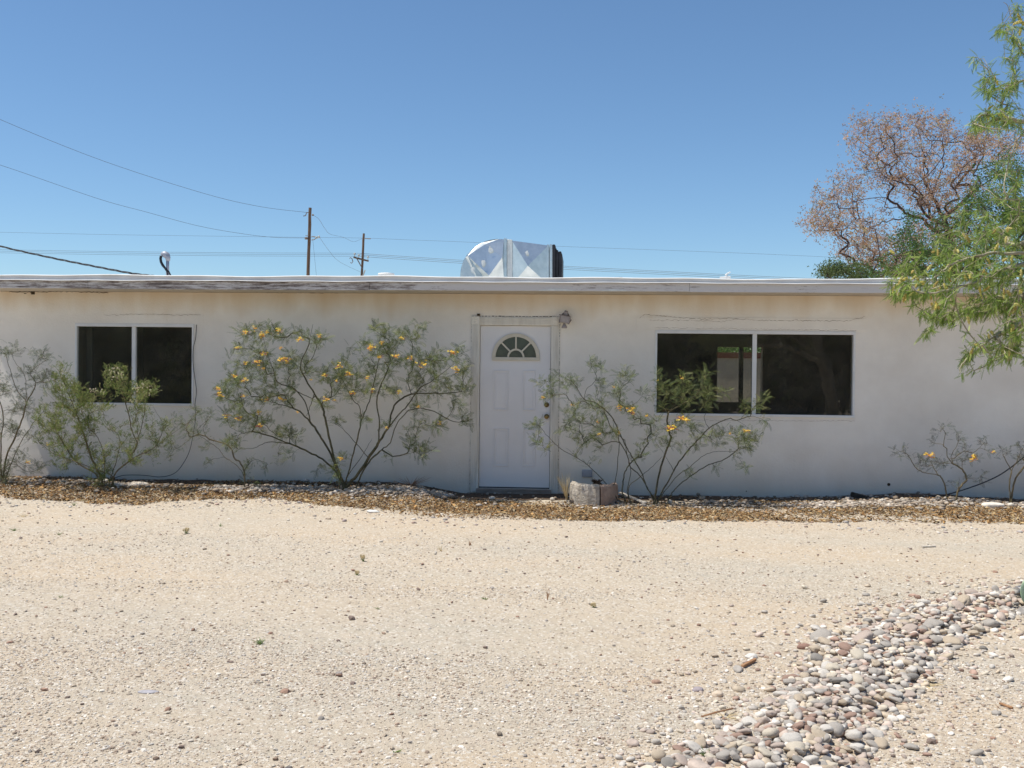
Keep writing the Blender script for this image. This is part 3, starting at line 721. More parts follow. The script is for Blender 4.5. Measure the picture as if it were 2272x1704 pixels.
# fanlight
cxd, czd = dpx(480, 440); Rf = .300
def arc(a, ri, ro, y0, y1, a0=0, a1=math.pi, n=28):
    V = []; F = []
    for i in range(n+1):
        t = a0+(a1-a0)*i/n; c_, s_ = math.cos(t), math.sin(t)
        V += [(cxd+ri*c_, y0, czd+ri*s_), (cxd+ro*c_, y0, czd+ro*s_), (cxd+ro*c_, y1, czd+ro*s_), (cxd+ri*c_, y1, czd+ri*s_)]
        if i:
            o = (i-1)*4
            for k in range(4): F.append((o+k, o+(k+1) % 4, o+4+(k+1) % 4, o+4+k))
    a.add(V, F)
a = MB(); arc(a, Rf-.045, Rf, .010, .0345); a.box(cxd-Rf, cxd+Rf, .009, .0345, czd-.042, czd-.001)
arc(a, .085, .108, .013, .0345)
for ang in (90, 45, 135):
    t = R(ang); d = Vector((math.cos(t), 0, math.sin(t))); s_ = Vector((-math.sin(t), 0, math.cos(t)))
    a.obox(Vector((cxd, .024, czd))+d*(.108+(Rf-.045-.108)/2), (d, s_, Vector((0, 1, 0))), ((Rf-.045-.108)/2+.002, .010, .0105))
a.build('fanlight_frame', M['almond'], door, bevel=.002)
for k, (a0, a1, ri, ro) in enumerate(((0, 45, .1, Rf-.04), (45, 90, .1, Rf-.04), (90, 135, .1, Rf-.04), (135, 180, .1, Rf-.04), (0, 180, .001, .09))):
    a = MB(); arc(a, ri, ro, .0285, .0335, R(a0+.2), R(a1-.2), 10); a.build('fanlight_pane', M['darkglass'], door)
kx, kz = dpx(706, 876); a = MB(); a.lathe((kx, .035, kz), [(.032, 0), (.030, .008), (.012, .012), (.012, .035), (.026, .042), (.030, .055), (.022, .066), (.004, .068)], 18, 'y'); a.build('door_knob', M['brass'], door, smooth=True)
kx, kz = dpx(706, 790); a = MB(); a.lathe((kx, .035, kz), [(.032, 0), (.030, .012), (.018, .016), (.016, .022)], 18, 'y'); a.build('deadbolt', M['brass'], door, smooth=True)
# casing: fluted jambs, head and corner blocks
cs = MB(); cw = PX(1064, 900, 0)-PX(1045.5, 900, 0)
def flute(a, xa, xb, za, zb, vert=True):
    a.box(xa, xb, -.018, .02, za, zb)
    k = 4; wv = ((xb-xa) if vert else (zb-za)); st = wv/(k+1)
    for i in range(k):
        c_ = (xa if vert else za)+st*(i+1)
        if vert: a.box(c_-st*.26, c_+st*.26, -.026, -.0185, za+.01, zb-.01)
        else: a.box(xa+.01, xb-.01, -.026, -.0185, c_-st*.26, c_+st*.26)
flute(cs, x0-cw, x0-.001, z0-.05, z1+.003); flute(cs, x1+.001, x1+cw, z0-.06, z1+.003)
flute(cs, x0-.001, x1+.001, z1+.003, z1+.003+cw*.92, False)
cs.build('door_casing', M['trim'], house, bevel=.002)
for xx in (x0-cw, x1+.002):
    a = MB(); a.box(xx, xx+cw-.002, -.032, .02, z1+.005, z1+.003+cw*1.02); a.lathe((xx+cw/2, -.0325, z1+.003+cw/2), [(cw*.36, 0), (cw*.34, .006), (cw*.24, .003), (cw*.12, .009), (.002, .01)], 20, 'y')
    a.build('corner_block', M['trim'], house, bevel=.002)
a = MB()  # dark strips painting the shadow lines along the casing edges
for k in range(26):
    xa = x0-cw+(x1-x0+2*cw)*k/26; a.box(xa, xa+(x1-x0+2*cw)/26*random.uniform(.5, 1), -.006, -.0005, z1+.004+cw*1.02, z1+.004+cw*1.02+random.uniform(.003, .009))
for k in range(60):
    for (xx, sg) in ((x0-cw, -1), (x1+cw, 1)):
        za = z0-.03+(z1-z0+cw)*k/60; wd_ = random.uniform(.001, .005); a.box(min(xx, xx+sg*wd_)-.0005, max(xx, xx+sg*wd_)+.0005, -.004, -.0005, za, za+(z1-z0+cw)/60*random.uniform(.5, 1))
p_ = P(1062, 699, 0); a.box(p_.x-.02, p_.x+.018, -.02, -.001, p_.z-.008, p_.z+.016); a.build('casing_gap_shadow', M['hole'], house)
a = MB(); a.box(x0-cw*.2, x1+cw*.2, -.07, .034, z0-.07, z0-.002); a.build('threshold', M['threshold'], house, bevel=.004)
a = MB(); a.box(x0+.003, x1-.003, .03, .2, z0-.001, z0+.014); a.build('door_gap', M['rubber'], house)
# outlet box
ob = rect(1291, 1314, 1042, 1042, 1058, 1058); a = MB(); a.box(ob[0], ob[1], -.035, -.0005, ob[2], ob[3]); ob_o = a.build('outlet_box', M['pvc'], house, bevel=.006)
a = MB(); a.box(ob[0]+.015, ob[1]-.015, -.040, -.0355, ob[2]+.015, ob[3]-.015); a.build('outlet_cover', M['pvc'], ob_o, bevel=.003)
# wall lamp: broken lantern
lx, lz = P(1254, 702, -.05).x, P(1254, 702, -.05).z
lamp = MB(); lamp.lathe((lx, -.0005, lz+.0), [(.055, 0), (.05, .018), (.02, .025)], 14, 'y')
lamp.tube([(lx, -.02, lz+.02), (lx+.005, -.09, lz+.05), (lx+.01, -.12, lz+.03)], .011, 8); lamp = lamp.build('wall_lamp', M['darkmetal'], house)
ax3 = (Vector((.97, -.1, -.17)).normalized(), Vector((.1, .99, 0)).normalized(), Vector((.17, 0, .97)).normalized())
a = MB(); c_ = Vector((lx, -.12, lz+.005)); a.obox(c_, ax3, (.066, .058, .005)); a.obox(c_+Vector((0, 0, -.045)), ax3, (.064, .056, .044)); a.obox(c_+Vector((.008, 0, .028)), ax3, (.022, .02, .022))
a.build('lamp_housing', M['lampshade'], lamp, bevel=.004)
a = MB(); a.obox(c_+Vector((.0, -.002, -.002)), ax3, (.068, .061, .0035)); a.obox(c_+Vector((.012, 0, .052)), ax3, (.018, .016, .010)); a.obox(c_+Vector((.058, -.02, -.075)), (Vector((.6, 0, .8)), Vector((0, 1, 0)), Vector((-.8, 0, .6))), (.035, .012, .008))
a.obox(c_+Vector((-.064, -.056, -.05)), ax3, (.0035, .0035, .045))
a.build('lamp_frame', M['darkmetal'], lamp, bevel=.002)
a = MB(); a.lathe((lx-.008, -.12, lz-.15), [(.034, 0), (.036, .012), (.030, .028), (.018, .045), (.014, .062)], 12); a.build('lamp_socket', M['lampshade'], lamp, smooth=True)

def cat_(pts, sub=5):
    q = [Vector(p_) for p_ in pts]; out = []
    if len(q) < 3: return q
    for i in range(len(q)-1):
        p0_ = q[max(i-1, 0)]; p3 = q[min(i+2, len(q)-1)]
        for k in range(sub):
            t = k/sub; out.append(.5*((2*q[i])+(q[i+1]-p0_)*t+(2*p0_-5*q[i]+4*q[i+1]-p3)*t*t+(3*q[i]-p0_-3*q[i+1]+p3)*t**3))
    return out+[q[-1]]

# ------------------------------------------------------------------ things on the roof
YD = 1.9
ZR = zf2+.015
duct = empty('cooler_duct', tuple(P(1136, 613, YD).xy)+(ZR,), 'galvanised steel cooler duct elbow on the roof above the door', 'duct')
def D(zx, zy): q = P(1000+zx*.13562, 510+zy*.13562, YD); return (q.x, q.z)
outl = [(155, 900), (160, 700), (190, 560), (240, 450), (300, 370), (400, 280), (520, 205), (650, 165), (790, 150), (930, 165)]
ctr1 = (560, 480); DW = .9
a = MB()
O = [D(*p_) for p_ in outl]; O2 = O+[D(930, 900)]
cc1 = D(*(600, 560))
def panel(a, poly, c_, y, bulge):
    V = [(q[0], y, q[1]) for q in poly]+[(c_[0], y-bulge, c_[1])]; n = len(poly)
    a.add(V, [(i, (i+1) % n, n) if bulge > 0 else ((i+1) % n, i, n) for i in range(n)])
# elbow front panel: creased facets meeting at a low seam
A1 = [D(165, 900), D(158, 740), D(190, 560), D(285, 410)]
def poly(a, pts): a.add(pts, [tuple(range(len(pts)))])
def d3(zx, zy, dy=0): q = D(zx, zy); return (q[0], YD+dy, q[1])
el = MB()
apex = d3(650, 900, -.03)
RA, RB, RC = d3(285, 430, -.05), d3(640, 760, -.13), d3(850, 460, -.09)
poly(el, [d3(155, 900), d3(480, 900, -.01), RA, d3(240, 450), d3(190, 560), d3(160, 700)])
poly(el, [RA, d3(480, 900, -.01), d3(640, 900, .02)]); poly(el, [RA, d3(640, 900, .02), RB])
poly(el, [d3(240, 450), RA, d3(300, 370)]); poly(el, [d3(300, 370), RA, d3(400, 280)]); poly(el, [d3(400, 280), RA, d3(520, 205)])
poly(el, [d3(520, 205), RA, d3(560, 240, -.02)]); poly(el, [d3(520, 205), d3(560, 240, -.02), d3(790, 150)]); poly(el, [d3(790, 150), d3(560, 240, -.02), d3(870, 190, -.01)]); poly(el, [d3(790, 150), d3(870, 190, -.01), d3(930, 165)])
poly(el, [RA, RB, d3(560, 240, -.02)]); poly(el, [RB, RC, d3(560, 240, -.02)]); poly(el, [RC, d3(870, 190, -.01), d3(560, 240, -.02)])
poly(el, [RB, d3(640, 900, .02), d3(760, 900, .0)]); poly(el, [RB, d3(760, 900, .0), RC]); poly(el, [RC, d3(760, 900, .0), d3(880, 900, -.01)]); poly(el, [RC, d3(880, 900, -.01), d3(880, 450, -.02)]); poly(el, [RC, d3(880, 450, -.02), d3(870, 190, -.01)])
poly(el, [d3(870, 190, -.01), d3(880, 450, -.02), d3(880, 900, -.01), d3(930, 900), d3(930, 165)])
# curved throat skin and back panel
V = []; F = []
O = [(q.x, q.z) for q in cat_([(q[0], 0, q[1]) for q in O], 4)]; O2 = O+[D(930, 900)]
for i, q in enumerate(O):
    V += [(q[0], YD, q[1]), (q[0], YD+DW, q[1])]
    if i: F.append((2*i-2, 2*i-1, 2*i+1, 2*i))
el.add(V, F); el.add([(q[0], YD+DW, q[1]) for q in O2], [tuple(range(len(O2)))])
el.build('duct_elbow', M['galv'], duct)
# straight box, cross-broken
bx = MB(); B = [(1000, 175), (1600, 255), (1600, 900), (1000, 900)]
cB = d3(1270, 600, -.11)
for i in range(4):
    p1, p2 = d3(*B[i]), d3(*B[(i+1) % 4]); bx.add([p2, p1, cB], [(0, 1, 2)])
for i in (0, 1):
    p1, p2 = D(*B[i]), D(*B[i+1]); bx.add([(p1[0], YD, p1[1]), (p2[0], YD, p2[1]), (p2[0], YD+DW, p2[1]), (p1[0], YD+DW, p1[1])], [(0, 1, 2, 3)])
bx.add([(D(*q)[0], YD+DW, D(*q)[1]) for q in B], [(0, 1, 2, 3)])
bx.build('duct_box', M['galv'], duct)
def frameband(name, zx0, zx1, zt0, zt1, m, g=.012, zb=900):
    a = MB(); p_ = [D(zx0, zt0), D(zx1, zt1), D(zx1, zb), D(zx0, zb)]
    V = []; 
    for (y, e) in ((YD-g, 1), (YD+DW+g, 1)):
        for k, q in enumerate(p_): V.append((q[0], y, q[1]+(g if k < 2 else 0)))
    a.add(V, [(3, 2, 1, 0), (4, 5, 6, 7), (0, 1, 5, 4), (1, 2, 6, 5), (3, 0, 4, 7)]); return a.build(name, m, duct, bevel=.004)
frameband('seam_flange', 872, 918, 165, 168, M['galv'], .022); frameband('seam_flange', 925, 1008, 168, 176, M['galvw'], .012)
frameband('end_flange', 1575, 1608, 250, 256, M['galv'], .010); frameband('end_flange', 1618, 1672, 258, 266, M['galv'], .02)
a = MB()
for (c0, t0, wd, g_) in ((1690, 240, 55, .03), (1718, 300, 40, .0), (1745, 330, 40, .02), (1790, 350, 52, .01), (1815, 385, 22, .012)):
    V = []; q = [D(c0-wd/2, t0+12), D(c0-wd/5, t0), D(c0+wd/3, t0+4), D(c0+wd/2, t0+30), D(c0+wd/2-8, 900), D(c0-wd/2, 900)]
    for y in (YD-g_, YD+DW+g_):
        for p_ in q: V.append((p_[0], y, p_[1]))
    n = 6; a.add(V, [tuple(range(n-1, -1, -1)), tuple(range(n, 2*n))]+[(i, (i+1) % n, n+(i+1) % n, n+i) for i in range(n)])
a.build('flexible_boot', M['rubber'], duct, bevel=.012)
a = MB()
for (zx, zy, r_) in ((655, 330, .05), (545, 560, .045), (370, 660, .045), (1255, 390, .035)):
    p_ = d3(zx, zy, {655: -.085, 545: -.125, 370: -.06, 1255: -.085}[zx]); rg = random.Random(zx); V = [p_]; n = 11
    for k in range(n):
        t = 2*math.pi*k/n; rr = r_*rg.uniform(.6, 1.15); V.append((p_[0]+rr*math.cos(t)*.8, p_[1]+.002, p_[2]+rr*math.sin(t)))
    a.add(V, [(0, 1+(k+1) % n, 1+k) for k in range(n)])
a.build('sealant_blot', M['galvw'], duct)

# roof vent cap
p_ = P(857, 613, 1.6); vent = empty('roof_vent', (p_.x, 1.6, ZR), 'low round white vent cap on the roof right of the power poles', 'roof vent')
s = 14.4/2272; a = MB(); a.lathe((p_.x, 1.6, p_.z-.02), [(.09, -.1), (.09, .03), (18*s, .032), (19*s, .045), (17.5*s, .062), (6*s, .072), (.002, .073)], 22); a.build('vent_cap', M['roofcoat'], vent, smooth=False)
p_ = P(1612, 616, 1.2); a = MB(); a.tube([(p_.x-.02, 1.2, ZR-.02), (p_.x, 1.2, p_.z+.045), (p_.x+.012, 1.2, p_.z+.06)], [.02, .013, .01], 7); a.tube([(p_.x-.015, 1.2, p_.z+.03), (p_.x+.01, 1.2, p_.z+.055), (p_.x+.05, 1.2, p_.z+.075)], [.012, .010, .008], 7)
a.tube([(p_.x-.09, 1.2, p_.z-.0), (p_.x+.05, 1.2, p_.z+.002)], [.01, .02], 7)
tag(a.build('roof_pipe_stub', M['roofcoat']), 'small white forked pipe stub on the roof above the wide window', 'pipe stub')
a = MB(); p0_, p1_ = P(1338, 615, .1), P(1400, 616, .1); a.tube([(p0_.x, .1, ZR+.002), ((p0_.x*2+p1_.x)/3, .1, ZR+.02), ((p0_.x+p1_.x*2)/3, .1, ZR+.02), (p1_.x, .1, ZR+.002)], [.01, .02, .022, .01], 6)
tag(a.build('cable', M['cable']), 'black cable lying on the roof edge right of the duct', 'cable')
# service mast
YM = 1.3; p_ = P(372, 613, YM); q = lambda zx, zy: P(330+zx*.05425, 540+zy*.05425, YM)
mast = empty('service_mast', (p_.x, YM, ZR), 'grey electrical service mast with a curved weatherhead on the roof', 'mast')
a = MB(); a.tube([q(770, 1500), q(770, 1000), q(775, 700)], .022, 12); a.build('mast_pipe', M['pvc'], mast, smooth=True)
a = MB(); a.tube([q(790, 720), q(785, 600), q(740, 500), q(660, 450), q(580, 455), q(540, 490)], [.028, .036, .048, .05, .042, .03], 12); a.build('weatherhead', M['pvc'], mast, smooth=True)
a = MB()
for k, dx in ((0, 0), (1, 26)):
    pts = [q(540+dx, 520), q(515+dx, 640), q(540+dx, 780), q(610+dx*1.5, 920), q(720+dx, 1040+dx), q(800+dx*2, 1160), q(840+dx*3, 1300), q(850+dx*3, 1500)]
    a.tube([v_+Vector((0, -.05+.02*k, 0)) for v_ in pts], .011, 7)
a.build('service_wires', M['cable'], mast, smooth=True)

def wire(name, pts, r, label, m='wire', cat='power line', group=None, n=4, sub=6):
    """pts: (px, py, Y)"""
    q = [P(*p_) for p_ in pts]; out = []
    for i in range(len(q)-1):
        p0_ = q[max(i-1, 0)]; p3 = q[min(i+2, len(q)-1)]
        for k in range(sub):
            t = k/sub; out.append(.5*((2*q[i])+(q[i+1]-p0_)*t+(2*p0_-5*q[i]+4*q[i+1]-p3)*t*t+(3*q[i]-p0_-3*q[i+1]+p3)*t**3))
    out.append(q[-1]); a = MB(); a.tube(out, r, n); return tag(a.build(name, M[m]), label, cat, group), out
Z7 = lambda zx, zy: (zx*.4069, 440+zy*.4069)
Z8 = lambda zx, zy: (800+zx*.4069, 500+zy*.4069)
PL, PR = 55, 80
wire('power_line', [(-160, 190, 40), (0, 265, 44), (226, 356, 47), (452, 429, 50), (575, 458, 53), (673, 470.5, PL), (683, 471, PL)], .011, 'highest thin wire sagging from the upper left to the top of the taller pole')
wire('power_line', [(-160, 320, 40), (0, 366, 44), (215, 440, 47), (325, 470.5, 49), (439, 501, 51), (537, 518.5, 53), (610, 526.7, 54), (679, 528, PL)], .011, 'second sagging wire from the left to the bracket halfway up the taller pole')
wire('power_line', [(-100, 514, PR)]+[(*Z7(*p_), PR) for p_ in ((0, 185), (600, 198), (1300, 208), (1680, 213), (1985, 217), (2212, 226))]+[(*Z8(*p_), PR) for p_ in ((550, 90), (1100, 115), (1700, 137), (2212, 157), (2700, 180))], .011, 'faint level wire running along the sky through the top of the shorter pole')
for k, (dy, lb) in enumerate(((0, 'upper'), (8, 'middle'), (17, 'lower'))):
    wire('power_line', [(*Z7(x_, y_+dy), PR) for x_, y_ in ((-250, 274), (0, 280), (600, 290), (1300, 297), (1900, 299), (1990, 303))]+[(*Z8(x_, y_+dy), PR) for x_, y_ in ((30, 155), (550, 190), (1100, 222), (1700, 253), (2212, 279), (2700, 300))], .014, lb+' of the three parallel wires just above the roof line', group='three parallel wires above the roof')
wire('power_line', [(*Z7(*p_), 55+25*t) for p_, t in (((1705, 90), 0), ((1740, 115), .1), ((1768, 160), .25), ((1800, 195), .4), ((1870, 212), .6), ((1925, 236), .8), ((1960, 226), .9), ((1982, 216), 1))], .010, 'slack wire drooping between the tops of the two poles')
wire('power_line', [(*Z7(*p_), 55+25*t) for p_, t in (((1742, 212), 0), ((1790, 280), .25), ((1850, 345), .5), ((1972, 405), 1))], .009, 'slack wire dropping from the taller pole to the foot of the shorter pole')
wire('power_line', [(*Z7(*p_), 55) for p_ in ((1705, 220), (1715, 320), (1727, 440))], .008, 'short guy wire hanging beside the taller pole')
# twisted service drop
base = [(-260, 470, 6), (-120, 512, 4.4), (0, 546, 3.2), (110, 571, 2.4), (200, 589, 1.9), (290, 606, 1.5), (345, 612.5, 1.3)]
_, ctr = wire('tmp', base, .01, 'x', sub=16); ob_ = bpy.data.objects.remove(_, do_unlink=True)
a = MB()
for k in range(3):
    pts = []
    for i, c_ in enumerate(ctr):
        t = i*.42+k*2.094; pts.append(c_+Vector((0, math.cos(t)*.009, math.sin(t)*.010)))
    a.tube(pts, .0065, 5)
tag(a.build('service_cable', M['cable']), 'thick black twisted cable sloping from the left edge to the service mast', 'cable')

# utility poles
def pole(top, bot, Y, r, label, seed):
    t = P(*top, Y); b_ = P(*bot, Y); d = (b_-t); k = (t.z+.5)/(-d.z); foot = t+d*k
    e = empty('utility_pole', (foot.x, Y, 0), label, 'utility pole')
    rg = random.Random(seed); a = MB(); n = 22; pts = []; rr = []
    for i in range(n+1):
        u = i/n; pts.append(foot.lerp(t, u)+Vector((rg.uniform(-.012, .012), 0, 0))); rr.append(r*(1.3-.35*u)*rg.uniform(.95, 1.05))
    a.tube(pts, rr, 10); a.build('post', M['polewood'], e); return e
Z6p = lambda zx, zy, Y: P(620+zx*.12054, 440+zy*.12054, Y)
e1 = pole((688, 461), (683.5, 613), PL, .105, 'taller wooden utility pole on the left of the pair', 1)
a = MB(); a.tube([Z6p(600, 305, PL-.2), Z6p(630, 308, PL-.2)], .06, 6); a.tube([Z6p(540, 262, PL-.15), Z6p(500, 262, PL-.15), Z6p(480, 318, PL-.15), Z6p(440, 326, PL-.15)], .035, 5); a.build('line_bracket', M['darkmetal'], e1)
a = MB(); a.tube([Z6p(590, 700, PL-.2), Z6p(700, 712, PL-.2)], .028, 5); a.tube([Z6p(590, 768, PL-.2), Z6p(640, 760, PL-.2), Z6p(700, 715, PL-.2)], .03, 5); a.tube([Z6p(480, 685, PL-.1), Z6p(530, 690, PL-.1)], .02, 5); a.build('line_bracket', M['darkmetal'], e1)
for (zx, zy, r_) in ((495, 735, .13), (680, 722, .08), (725, 710, .09)):
    a = MB(); p_ = Z6p(zx, zy, PL-.2); a.lathe((p_.x, p_.y, p_.z-.08), [(r_*.7, 0), (r_, .04), (r_*.7, .07), (r_*.95, .11), (r_*.5, .16)], 10); a.build('insulator', M['darkmetal'] if zx < 500 else M['insul'], e1)
e2 = pole((807, 518), (802.5, 613), PR, .105, 'shorter wooden utility pole with a crossarm on the right of the pair', 2)
a = MB(); p0_, p1_ = Z6p(1365, 1085, PR-.25), Z6p(1640, 1155, PR-.15); d = (p1_-p0_); L_ = d.length; d.normalize(); s_ = Vector((0, 1, 0)); u_ = d.cross(s_)
a.obox((p0_+p1_)/2, (d, s_, u_), (L_/2, .07, .075)); a.build('crossarm', M['polewood'], e2)
a = MB(); a.tube([Z6p(1425, 1110, PR-.2), Z6p(1530, 1300, PR-.15)], .05, 5); a.build('crossarm_brace', M['darkmetal'], e2)
for (zx, zy) in ((1385, 1030), (1460, 1055), (1630, 1090)):
    a = MB(); p_ = Z6p(zx, zy, PR-.2); a.tube([p_+Vector((0, 0, -.25)), p_], .03, 5); a.lathe((p_.x, p_.y, p_.z-.02), [(.06, 0), (.11, .03), (.10, .09), (.06, .16)], 8); a.build('insulator', M['insul'], e2)
a = MB(); a.tube([Z6p(zx, zy, PR-.3) for zx, zy in ((1290, 1110), (1310, 1090), (1335, 1110), (1352, 1160), (1330, 1195), (1305, 1180))], .04, 5); a.build('cutout_fuse', M['darkmetal'], e2)
a = MB(); a.tube([Z6p(1540, 1420, PR-.2), Z6p(1560, 1360, PR-.2), Z6p(1575, 1320, PR-.2)], .07, 6); a.build('guy_clamp', M['insul'], e2)
a = MB(); a.tube([Z6p(1560, 738, PR-.15), Z6p(1680, 745, PR-.15)], .04, 5); a.build('line_bracket', M['darkmetal'], e2)

# cables on the front wall
def frontcable(pts, r, label):
    q = [P(px, py, Y) for px, py, Y in pts]; out = []
    for i in range(len(q)-1):
        p0_ = q[max(i-1, 0)]; p3 = q[min(i+2, len(q)-1)]
        for k in range(6):
            t = k/6; out.append(.5*((2*q[i])+(q[i+1]-p0_)*t+(2*p0_-5*q[i]+4*q[i+1]-p3)*t*t+(3*q[i]-p0_-3*q[i+1]+p3)*t**3))
    out.append(q[-1]); a = MB(); a.tube(out, r, 6); tag(a.build('cable', M['cable'], smooth=True), label, 'cable')
Z1 = lambda zx, zy: (zx*.3617, 580+zy*.3617)
frontcable([(*Z1(zx, zy), y_) for zx, zy, y_ in ((1206, 388, -.03), (1200, 470, -.03), (1186, 530, -.035), (1184, 620, -.035), (1196, 720, -.04), (1205, 800, -.04), (1196, 880, -.05), (1200, 960, -.08), (1185, 1060, -.12), (1160, 1170, -.2), (1110, 1260, -.28), (1060, 1305, -.35), (980, 1322, -.38), (880, 1312, -.38), (760, 1312, -.38), (690, 1335, -.4))], .0042, 'thin dark cable hanging down beside the left window')
Z9 = lambda zx, zy: (1950+zx*.1567, 920+zy*.1567)
frontcable([(2420, 920, -.1), (2340, 965, -.1)]+[(*Z9(zx, zy), -.12-(2055-zx)*.0002) for zx, zy in ((2055, 600), (1880, 740), (1700, 860), (1500, 955), (1300, 1030), (1080, 1100), (880, 1145), (700, 1155))], .008, 'black cable curving down the wall behind the small right shrubs')

# ------------------------------------------------------------------ planter ring of concrete blocks
g0 = G(1318, 1124); rad = .285; hc = .235
pc = Vector((g0.x, g0.y+rad, float(H(g0.x, g0.y+rad))))
def block(a0, a1, m, label, dz=0, seed=0):
    a = MB(); V = []; F = []; n = 12; rg = random.Random(seed)
    for i in range(n+1):
        t = R(a0+(a1-a0)*i/n); c_, s_ = math.cos(t), math.sin(t); ro = rad+rg.uniform(-.004, .004); ri = rad-.085
        for (rr, z) in ((ro, -.03), (ro+.004, hc*.5), (ro-.004, hc-.018+dz), (ro-.02, hc+dz+rg.uniform(-.004, .004)), (ri+.01, hc+dz), (ri, -.03)):
            V.append((pc.x+rr*c_, pc.y+rr*s_, pc.z+z))
        if i:
            o = (i-1)*6
            for k in range(6): F.append((o+k, o+6+k, o+6+(k+1) % 6, o+(k+1) % 6))
    F.append(tuple(range(6))); F.append(tuple(range(n*6+5, n*6-1, -1)))
    a.add(V, F); tag(a.build('concrete_block', m, bevel=.004), label, 'concrete block')
block(172, 283, M['concrete'], 'pale curved concrete planter block, the wider one on the left', 0, 1)
block(286, 368, M['concrete2'], 'reddish curved concrete planter block, the narrower one on the right', -.008, 2)
block(12, 88, M['concrete2'], 'curved concrete planter block at the back right against the shrub stems', -.05, 3)
block(92, 168, M['concrete'], 'curved concrete planter block at the back left toward the door', -.05, 4)
a = MB(); V = []; F = []; n = 20
for j in range(7):
    for i in range(n):
        t = 2*math.pi*i/n; r_ = (rad-.08)*j/6; V.append((pc.x+r_*math.cos(t), pc.y+r_*math.sin(t), pc.z+hc-.07+.09*math.exp(-((r_*math.cos(t)-.04)/.07)**2-((r_*math.sin(t))/.1)**2)+random.uniform(-.006, .006)))
for j in range(6):
    for i in range(n): F.append((j*n+i, j*n+(i+1) % n, (j+1)*n+(i+1) % n, (j+1)*n+i))
a.add(V, F); tag(a.build('planter_soil', M['soil']), kind='structure')
# dead clump in the planter
def tuft(name, base, n, hgt, spread, m, label, cat='weed', wd=.003, lean=(0, 0), seed=0, heads=None, up_=.6):
    rg = random.Random(seed); e = empty(name, tuple(base), label, cat); a = MB()
    for i in range(n):
        t = rg.uniform(0, 6.28); l = hgt*rg.uniform(.5, 1); sp = spread*rg.uniform(.2, 1); pts = []
        for k in range(5):
            u = k/4; pts.append(Vector(base)+Vector((math.cos(t)*sp*u**1.3+lean[0]*u+rg.uniform(-.004, .004), math.sin(t)*sp*u**1.3+lean[1]*u, l*(u if up_ > .5 else math.sin(u*2.2)*.6)-.006)))
        a.tube(pts, [wd, wd, wd*.8, wd*.6, wd*.25], 3, False)
    a.build('blades', m, e)
    if heads:
        b_ = MB()
        for i in range(n):
            t = rg.uniform(0, 6.28); sp = spread*rg.uniform(0, .8); z = hgt*rg.uniform(.5, 1)
            c_ = Vector(base)+Vector((math.cos(t)*sp+lean[0]*.7, math.sin(t)*sp, z)); b_.obox(c_, (Vector((1, 0, 0)), Vector((0, 1, 0)), Vector((0, 0, 1))), (.006, .004, .008))
        b_.build('seed_heads', heads, e)
    return e
tuft('dead_plant', (pc.x+.03, pc.y-.02, pc.z+hc-.02), 60, .07, .10, M['soil'], 'dead brown clump inside the round concrete planter', 'dead plant', .006, seed=3)
gb = G(1258, 1112); tuft('dry_grass_tuft', (gb.x, gb.y+.1, gb.z), 26, .34, .14, M['drygrass'], 'dry straw grass tuft between the door and the planter', 'grass tuft', .004, (-.05, 0), 5)
gb = G(900, 1090); tuft('dead_plant', (gb.x, -.35, gb.z+.02), 26, .12, .26, M['brownwood'], 'low dead brown plant at the wall left of the door', 'dead plant', .003, seed=6)
weeds = [((808, 1246), 12, .05, .03, 'greengrass', 'small green weed with yellow tips on the sand below the large shrub', 'drygrass'),
         ((980, 1223), 8, .07, .03, 'drygrass', 'wispy pale weed on the sand in front of the door', None),
         ((1043, 1211), 8, .07, .03, 'brownwood', 'wispy dry weed on the sand nearest the door', None),
         ((1078, 1330), 12, .025, .04, 'greengrass', 'small flat green weed in the middle of the sand', None),
         ((1215, 1331), 7, .09, .02, 'brownwood', 'upright dry brown weed stalk in the middle of the sand', None),
         ((577, 1430), 22, .04, .055, 'greengrass', 'green weed with flat leaves in the lower left gravel', None),
         ((790, 1276), 9, .03, .025, 'greengrass', 'tiny pale weed below the yellow tipped weed', 'drygrass'),
         ((412, 1184), 14, .05, .04, 'greengrass', 'olive weed clump on the gravel in front of the leaning sapling', 'drygrass'),
         ((488, 1168), 10, .04, .04, 'greengrass', 'small green weed right of the olive weed clump', None),
         ((130, 1187), 10, .04, .04, 'greengrass', 'small green weed pair on the sand at the far left', None),
         ((32, 1178), 12, .04, .05, 'greengrass', 'green weed at the left edge of the sand', None),
         ((164, 1122), 10, .06, .04, 'greengrass', 'green sprig at the front of the left bed', None),
         ((50, 1146), 16, .03, .09, 'drygrass', 'flat patch of dry orange grass on the sand at the left edge', None),
         ((842, 1352), 8, .025, .03, 'greengrass', 'tiny green weed left of the middle of the sand', None),
         ((134, 1326), 8, .025, .03, 'greengrass', 'tiny green weed in the left gravel patch', None),
         ((1316, 1348), 8, .03, .025, 'greengrass', 'tiny green weed right of the brown stalk', 'drygrass'),
         ((1576, 1684), 16, .05, .035, 'greengrass', 'green weed growing among the heaped river stones', None),
         ((875, 1668), 9, .02, .025, 'greengrass', 'tiny weed at the bottom edge of the sand', None),
         ((1605, 1590), 26, .02, .10, 'drygrass', 'low mat of straw left of the stone heap', None),
         ((2050, 1520), 30, .02, .14, 'drygrass', 'straw mat right of the stone heap by the loose stones', None)]
for i, (p_, n, h_, s_, m, lb, hd) in enumerate(weeds):
    tuft('weed', tuple(G(*p_)), n, h_, s_, M[m], lb, 'weed', .0022, (random.uniform(-.02, .02), 0), 20+i, M[hd] if hd else None)

